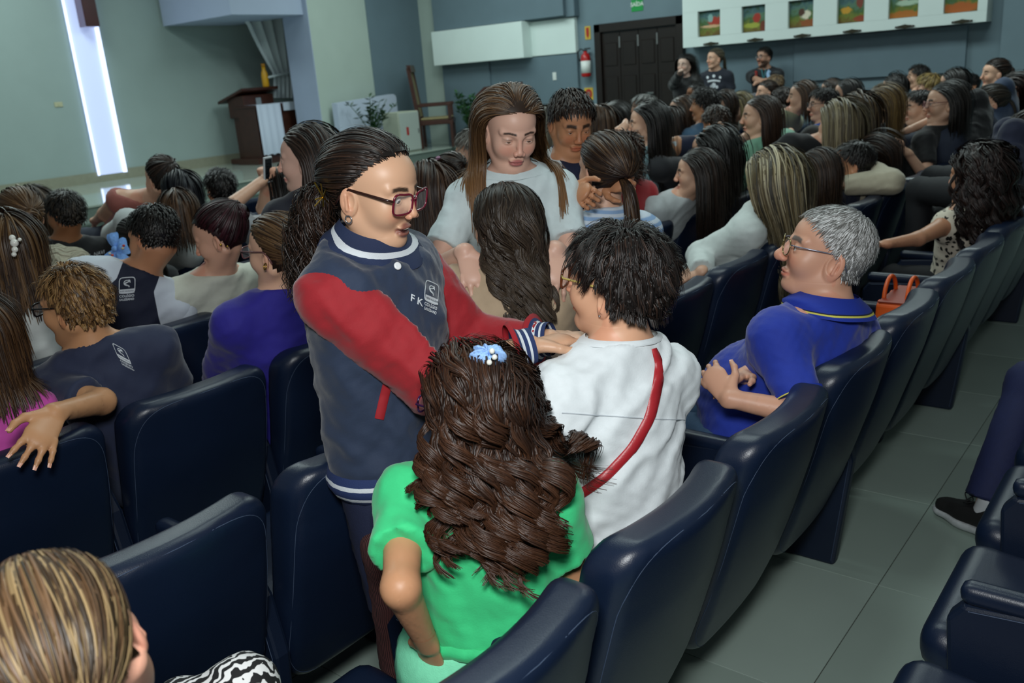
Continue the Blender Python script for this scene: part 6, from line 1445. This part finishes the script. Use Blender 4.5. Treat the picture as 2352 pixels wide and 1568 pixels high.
# altar table with white cloth
ax_ = -12.2; _a = px_x(588, 245, ax_); _b2 = px_x(657, 340, ax_); ah = _a[2]-ZS
alt = tag(empty('altar_table', (ax_, (_a[1]+_b2[1])/2, ZS)), 'dark wooden altar table draped with a white cloth on the stage', 'table')
aw = (_b2[1]-_a[1])/2
MB().box(-.55, -.02, -aw-.1, aw+.42, .0, .10).build('plinth', M_wood, alt); MB().box(-.5, -.03, -aw, aw+.36, .1, ah-.02).build('table_body', M_wood, alt)
MB().box(-.54, .0, -aw-.02, aw+.40, ah-.02, ah+.02, .006).build('table_top', M_wood, alt)
dr_ = MB(); nn = 24
for i in range(nn):
    y0, y1 = -aw+2*aw*i/nn, -aw+2*aw*(i+1)/nn; d0, d1 = .012*math.sin(i*.9), .012*math.sin((i+1)*.9)
    dr_.add([(.02+d0, y0, .14+.01*math.sin(i)), (.02+d1, y1, .14+.01*math.sin(i+1)), (.01, y1, ah+.025), (.01, y0, ah+.025), (-.54, y1, ah+.025), (-.54, y0, ah+.025)], [(0, 1, 2, 3), (3, 2, 4, 5)])
dr_.build('altar_cloth', M_cloth, alt, True); MB().box(-.3, .012, aw+.06, aw+.36, ah+.02, ah+.03).box(.0, .014, aw+.06, aw+.36, ah-.1, ah+.03).build('cloth_runner', M_cloth, alt)
# curtain tied back
cv = []; cx = -12.6; N1, N2 = 60, 16
for j in range(N2+1):
    t = j/N2
    for i in range(N1+1):
        s = i/N1; pin = .30+.70*abs((t-.72)/.72)**1.1 if t < .72 else .30+.35*(t-.72)/.28
        x0_, x1_ = 560+ (628-560)*min(t/.72, 1)**1.2, 668; xp = x0_+(x1_-x0_)*s; yp = 35+ (225-35)*t + (6 if t < .1 else 0)
        p = px_x(xp, yp, cx); cv.append((cx+.05*math.sin(s*26)*(.5+.5*pin), p[1], p[2]))
cur_ = tag(empty('curtain', (cx, cv[0][1], ZS)), 'pale sheer curtain gathered and tied beside the pillar', 'curtain')
_v = np.array(cv)-np.array(cur_.location); _f = [(j*(N1+1)+i, j*(N1+1)+i+1, (j+1)*(N1+1)+i+1, (j+1)*(N1+1)+i) for j in range(N2) for i in range(N1)]
_cm = fast_mesh('curtain_cloth', _v, np.array(_f)); mobj('curtain_cloth', _cm, mat('sheer_grey_curtain', 'b9c3c6', .8), cur_)
_tb = px_x(640, 172, cx+.06); MB().tube([(_tb[0]-cur_.location.x+.07*math.cos(a)*.4+.02, _tb[1]-cur_.location.y+.24*math.sin(a), _tb[2]-cur_.location.z+.03*math.sin(a)) for a in np.linspace(0, 2*PI, 20, endpoint=False)], .02, 6, True).build('tieback', mat('sheer_grey_curtain', '8f9a9e', .8), cur_, True)
_rt = px_x(610, 33, cx); MB().tube([(0, _rt[1]-cur_.location.y-.45, _rt[2]-ZS), (0, _rt[1]-cur_.location.y+.5, _rt[2]-ZS)], .02, 8).build('curtain_rail', M_metal, cur_)
# white panel, cabinet
wx = -11.22; _a = px_x(768, 240, wx); _b2 = px_x(905, 230, wx)
pan = tag(empty('white_partition', (wx, (_a[1]+_b2[1])/2, ZS)), 'low white partition with a rounded corner behind the potted plant', 'partition'); pw_ = (_b2[1]-_a[1])/2; phh = _a[2]-ZS
MB().prism([(-pw_, 0), (pw_, 0), (pw_, phh+.02), (pw_-.02, phh+.06), (pw_-.07, phh+.08), (-pw_, phh+.02)], 0, -.06, .06).build('panel', mat('white_laminate', 'b4bed0', .5), pan)
MB().box(-.12, .12, -pw_+.05, pw_-.05, 0, .03).build('foot', mat('white_laminate', 'b4bed0', .5), pan)
kx = -10.55; _a = px_x(915, 258, kx); _b2 = px_x(970, 340, kx); kh = _a[2]-ZS
cab = tag(empty('metal_cabinet', (kx-.2, (_a[1]+_b2[1])/2, ZS)), 'small cream metal cabinet with a red sticker at the stage edge', 'cabinet'); kw = (_b2[1]-_a[1])/2
MB().box(-.2, .18, -kw, kw, .0, kh, .008).build('body', mat('cream_enamel', 'a9ae9c', .45), cab); dd_ = MB().box(.18, .2, -kw+.01, kw-.01, .02, kh-.02, .005).build('door', mat('grey_white_enamel', 'a4aca6', .45), cab)
MB().box(.2, .203, -.09, -.04, kh*.42, kh*.62).build('sticker', mat('red_sticker', 'a01c1c', .5), dd_); MB().box(.2, .215, kw-.06, kw-.045, kh*.45, kh*.55).build('handle', M_metal, dd_)
def leaves(root, base, n, h, sp, seed, size, m, pot_r=.1, pot_h=.18, style=0):
    r = random.Random(seed); c = 0
    st_m = mat('plant_stem', '2c4a1e', .6)
    for k in range(n):
        a = r.uniform(0, 2*PI); tilt = r.uniform(.1, .9)*sp; L = h*r.uniform(.65, 1); pts = []
        for t in np.linspace(0, 1, 7): pts.append((math.cos(a)*tilt*t**1.5, math.sin(a)*tilt*t**1.5, pot_h+L*t*(1-.25*tilt*t)))
        stem = MB().tube(pts, [.010*(1-.6*i/6) for i in range(7)], 5).build('stem', st_m, root, True)
        lb = MB()
        for i in range(14 if style == 0 else 22):
            t = r.uniform(.25, 1); j = min(int(t*6), 5); p = np.array(pts[j])+(np.array(pts[j+1])-np.array(pts[j]))*(t*6-j)
            b = r.uniform(0, 2*PI); d = nz([math.cos(b), math.sin(b), r.uniform(.0, .8)]); s_d = nz(np.cross(d, [0, 0, 1])); u_ = np.cross(s_d, d); z_ = size*r.uniform(.6, 1.1)
            lb.add([p, p+d*z_*.5+s_d*z_*.22+u_*.008, p+d*z_, p+d*z_*.5-s_d*z_*.22+u_*.008, p+d*z_*.5-u_*.01], [(0, 4, 1), (4, 2, 1), (0, 3, 4), (4, 3, 2)])
        lb.build('leaves', m, root)
M_leaf = mat('dark_green_leaf', '1c3f1e', .4, noise=(12, .3)); M_leaf2 = mat('green_fern_leaf', '1e4a22', .5, noise=(12, .35)); M_pot = mat('black_pot', '16181a', .4)
_p = px_x(858, 318, -10.75); pl1 = tag(empty('potted_plant', (-10.75, _p[1], ZS)), 'leafy potted plant with upright stems before the white partition', 'plant')
leaves(pl1, 0, 13, .80, .5, 5, .13, M_leaf); MB().lathe([(.08, 0), (.11, .01), (.13, .19), (.115, .19), (.1, .02)], 18).build('pot', M_pot, pl1, True)
_p = px_x(1090, 318, -9.75); pl2 = tag(empty('potted_fern', (-9.75, _p[1], .45)), 'bushy green plant beside the wooden armchair', 'plant')
leaves(pl2, 0, 16, .95, .55, 9, .13, M_leaf2, style=1); MB().lathe([(.1, 0), (.13, .01), (.16, .22), (.14, .22), (.12, .02)], 18).build('pot', M_pot, pl2, True)
# wooden armchair on stage
gx_ = -10.45; _p = px_x(1020, 330, gx_)
ac = tag(empty('wooden_armchair', (gx_-.15, 11.35, ZS), math.radians(38)), 'high-backed dark wooden armchair with a pale seat at the stage end', 'chair')
M_seat = mat('straw_upholstery', '857a56', .8, noise=(40, .15))
for sx in (-.28, .24):
    for sy in (-.28, .28): MB().box(sx-.025, sx+.025, sy-.025, sy+.025, 0, .42 if True else 0, .004).build('leg', M_wood, ac)
MB().box(-.30, .28, -.30, .30, .38, .46, .01).build('seat_frame', M_wood, ac); MB().box(-.27, .25, -.27, .27, .46, .50, .015).build('seat', M_seat, ac)
for sy in (-.28, .28):
    MB().prism([(-.32, .42), (-.26, .42), (-.36, 1.32), (-.42, 1.32)], 1, sy-.03, sy+.03).build('back_post', M_wood, ac)
    MB().box(-.3, .27, sy-.03, sy+.03, .68, .73, .006).build('armrest', M_wood, ac); MB().box(.2, .25, sy-.025, sy+.025, .46, .68).build('arm_post', M_wood, ac)
MB().prism([(-.30, .52), (-.28, .52), (-.375, 1.25), (-.395, 1.25)], 1, -.25, .25).build('backrest', M_seat, ac); MB().prism([(-.36, 1.25), (-.33, 1.25), (-.35, 1.36), (-.42, 1.36)], 1, -.31, .31).build('top_rail', M_wood, ac)
# slanted wooden stand behind the girl in white
_p = px_y(1145, 215, 11.6)
ws_ = tag(empty('wooden_stand', (_p[0], 11.6, ZS if _p[0] < XS else 0)), 'brown wooden music stand with a slanted top against the grey wall', 'stand')
_z = _p[2]-ws_.location.z
MB().prism([(-.42, _z-.1), (.42, _z+.02), (.42, _z+.16), (-.20, _z+.12), (-.42, _z-.02)], 1, -.12, .12).build('slanted_top', mat('brown_wood', '4a2616', .4, noise=(14, .2)), ws_)
MB().box(-.3, .3, -.08, .08, 0, .06).build('base', M_wood, ws_); MB().box(-.06, .06, -.05, .05, .06, _z).build('column', M_wood, ws_)
print('all', _time.time()-_t0)
# ------------------------------------------------------------------ chairs in their rows
rng_ = {1: (0, 3), 2: (-1, 12), 3: (-1, 17), 4: (-1, 17), 5: (-2, 17), 6: (-2, 17), 7: (-1, 16), 8: (0, 16), 9: (1, 15)}
ordn = ['', 'nearest', 'second', 'third', 'fourth', 'fifth', 'sixth', 'seventh', 'eighth', 'ninth']
cnt_ = ['first', 'second', 'third', 'fourth', 'fifth', 'sixth', 'seventh', 'eighth', 'ninth', 'tenth', 'eleventh', 'twelfth', 'thirteenth', 'fourteenth', 'fifteenth', 'sixteenth', 'seventeenth', 'eighteenth', 'nineteenth', 'twentieth']
for r_, (a_, b_) in rng_.items():
    for k_ in range(a_, b_+1):
        yy = YOFF[r_]+k_*PITCH_Y
        if yy > 11.2: continue
        chair(ROWS[r_], yy, CHAIR_LABEL.get((r_, k_), 'navy leatherette auditorium chair, %s seat row from us, %s seat from the left' % (ordn[r_], cnt_[k_-a_])), 'navy auditorium chairs, %s row' % ordn[r_], end=(k_ == b_), slim=(r_ == 2 and k_ % 3 != 1))
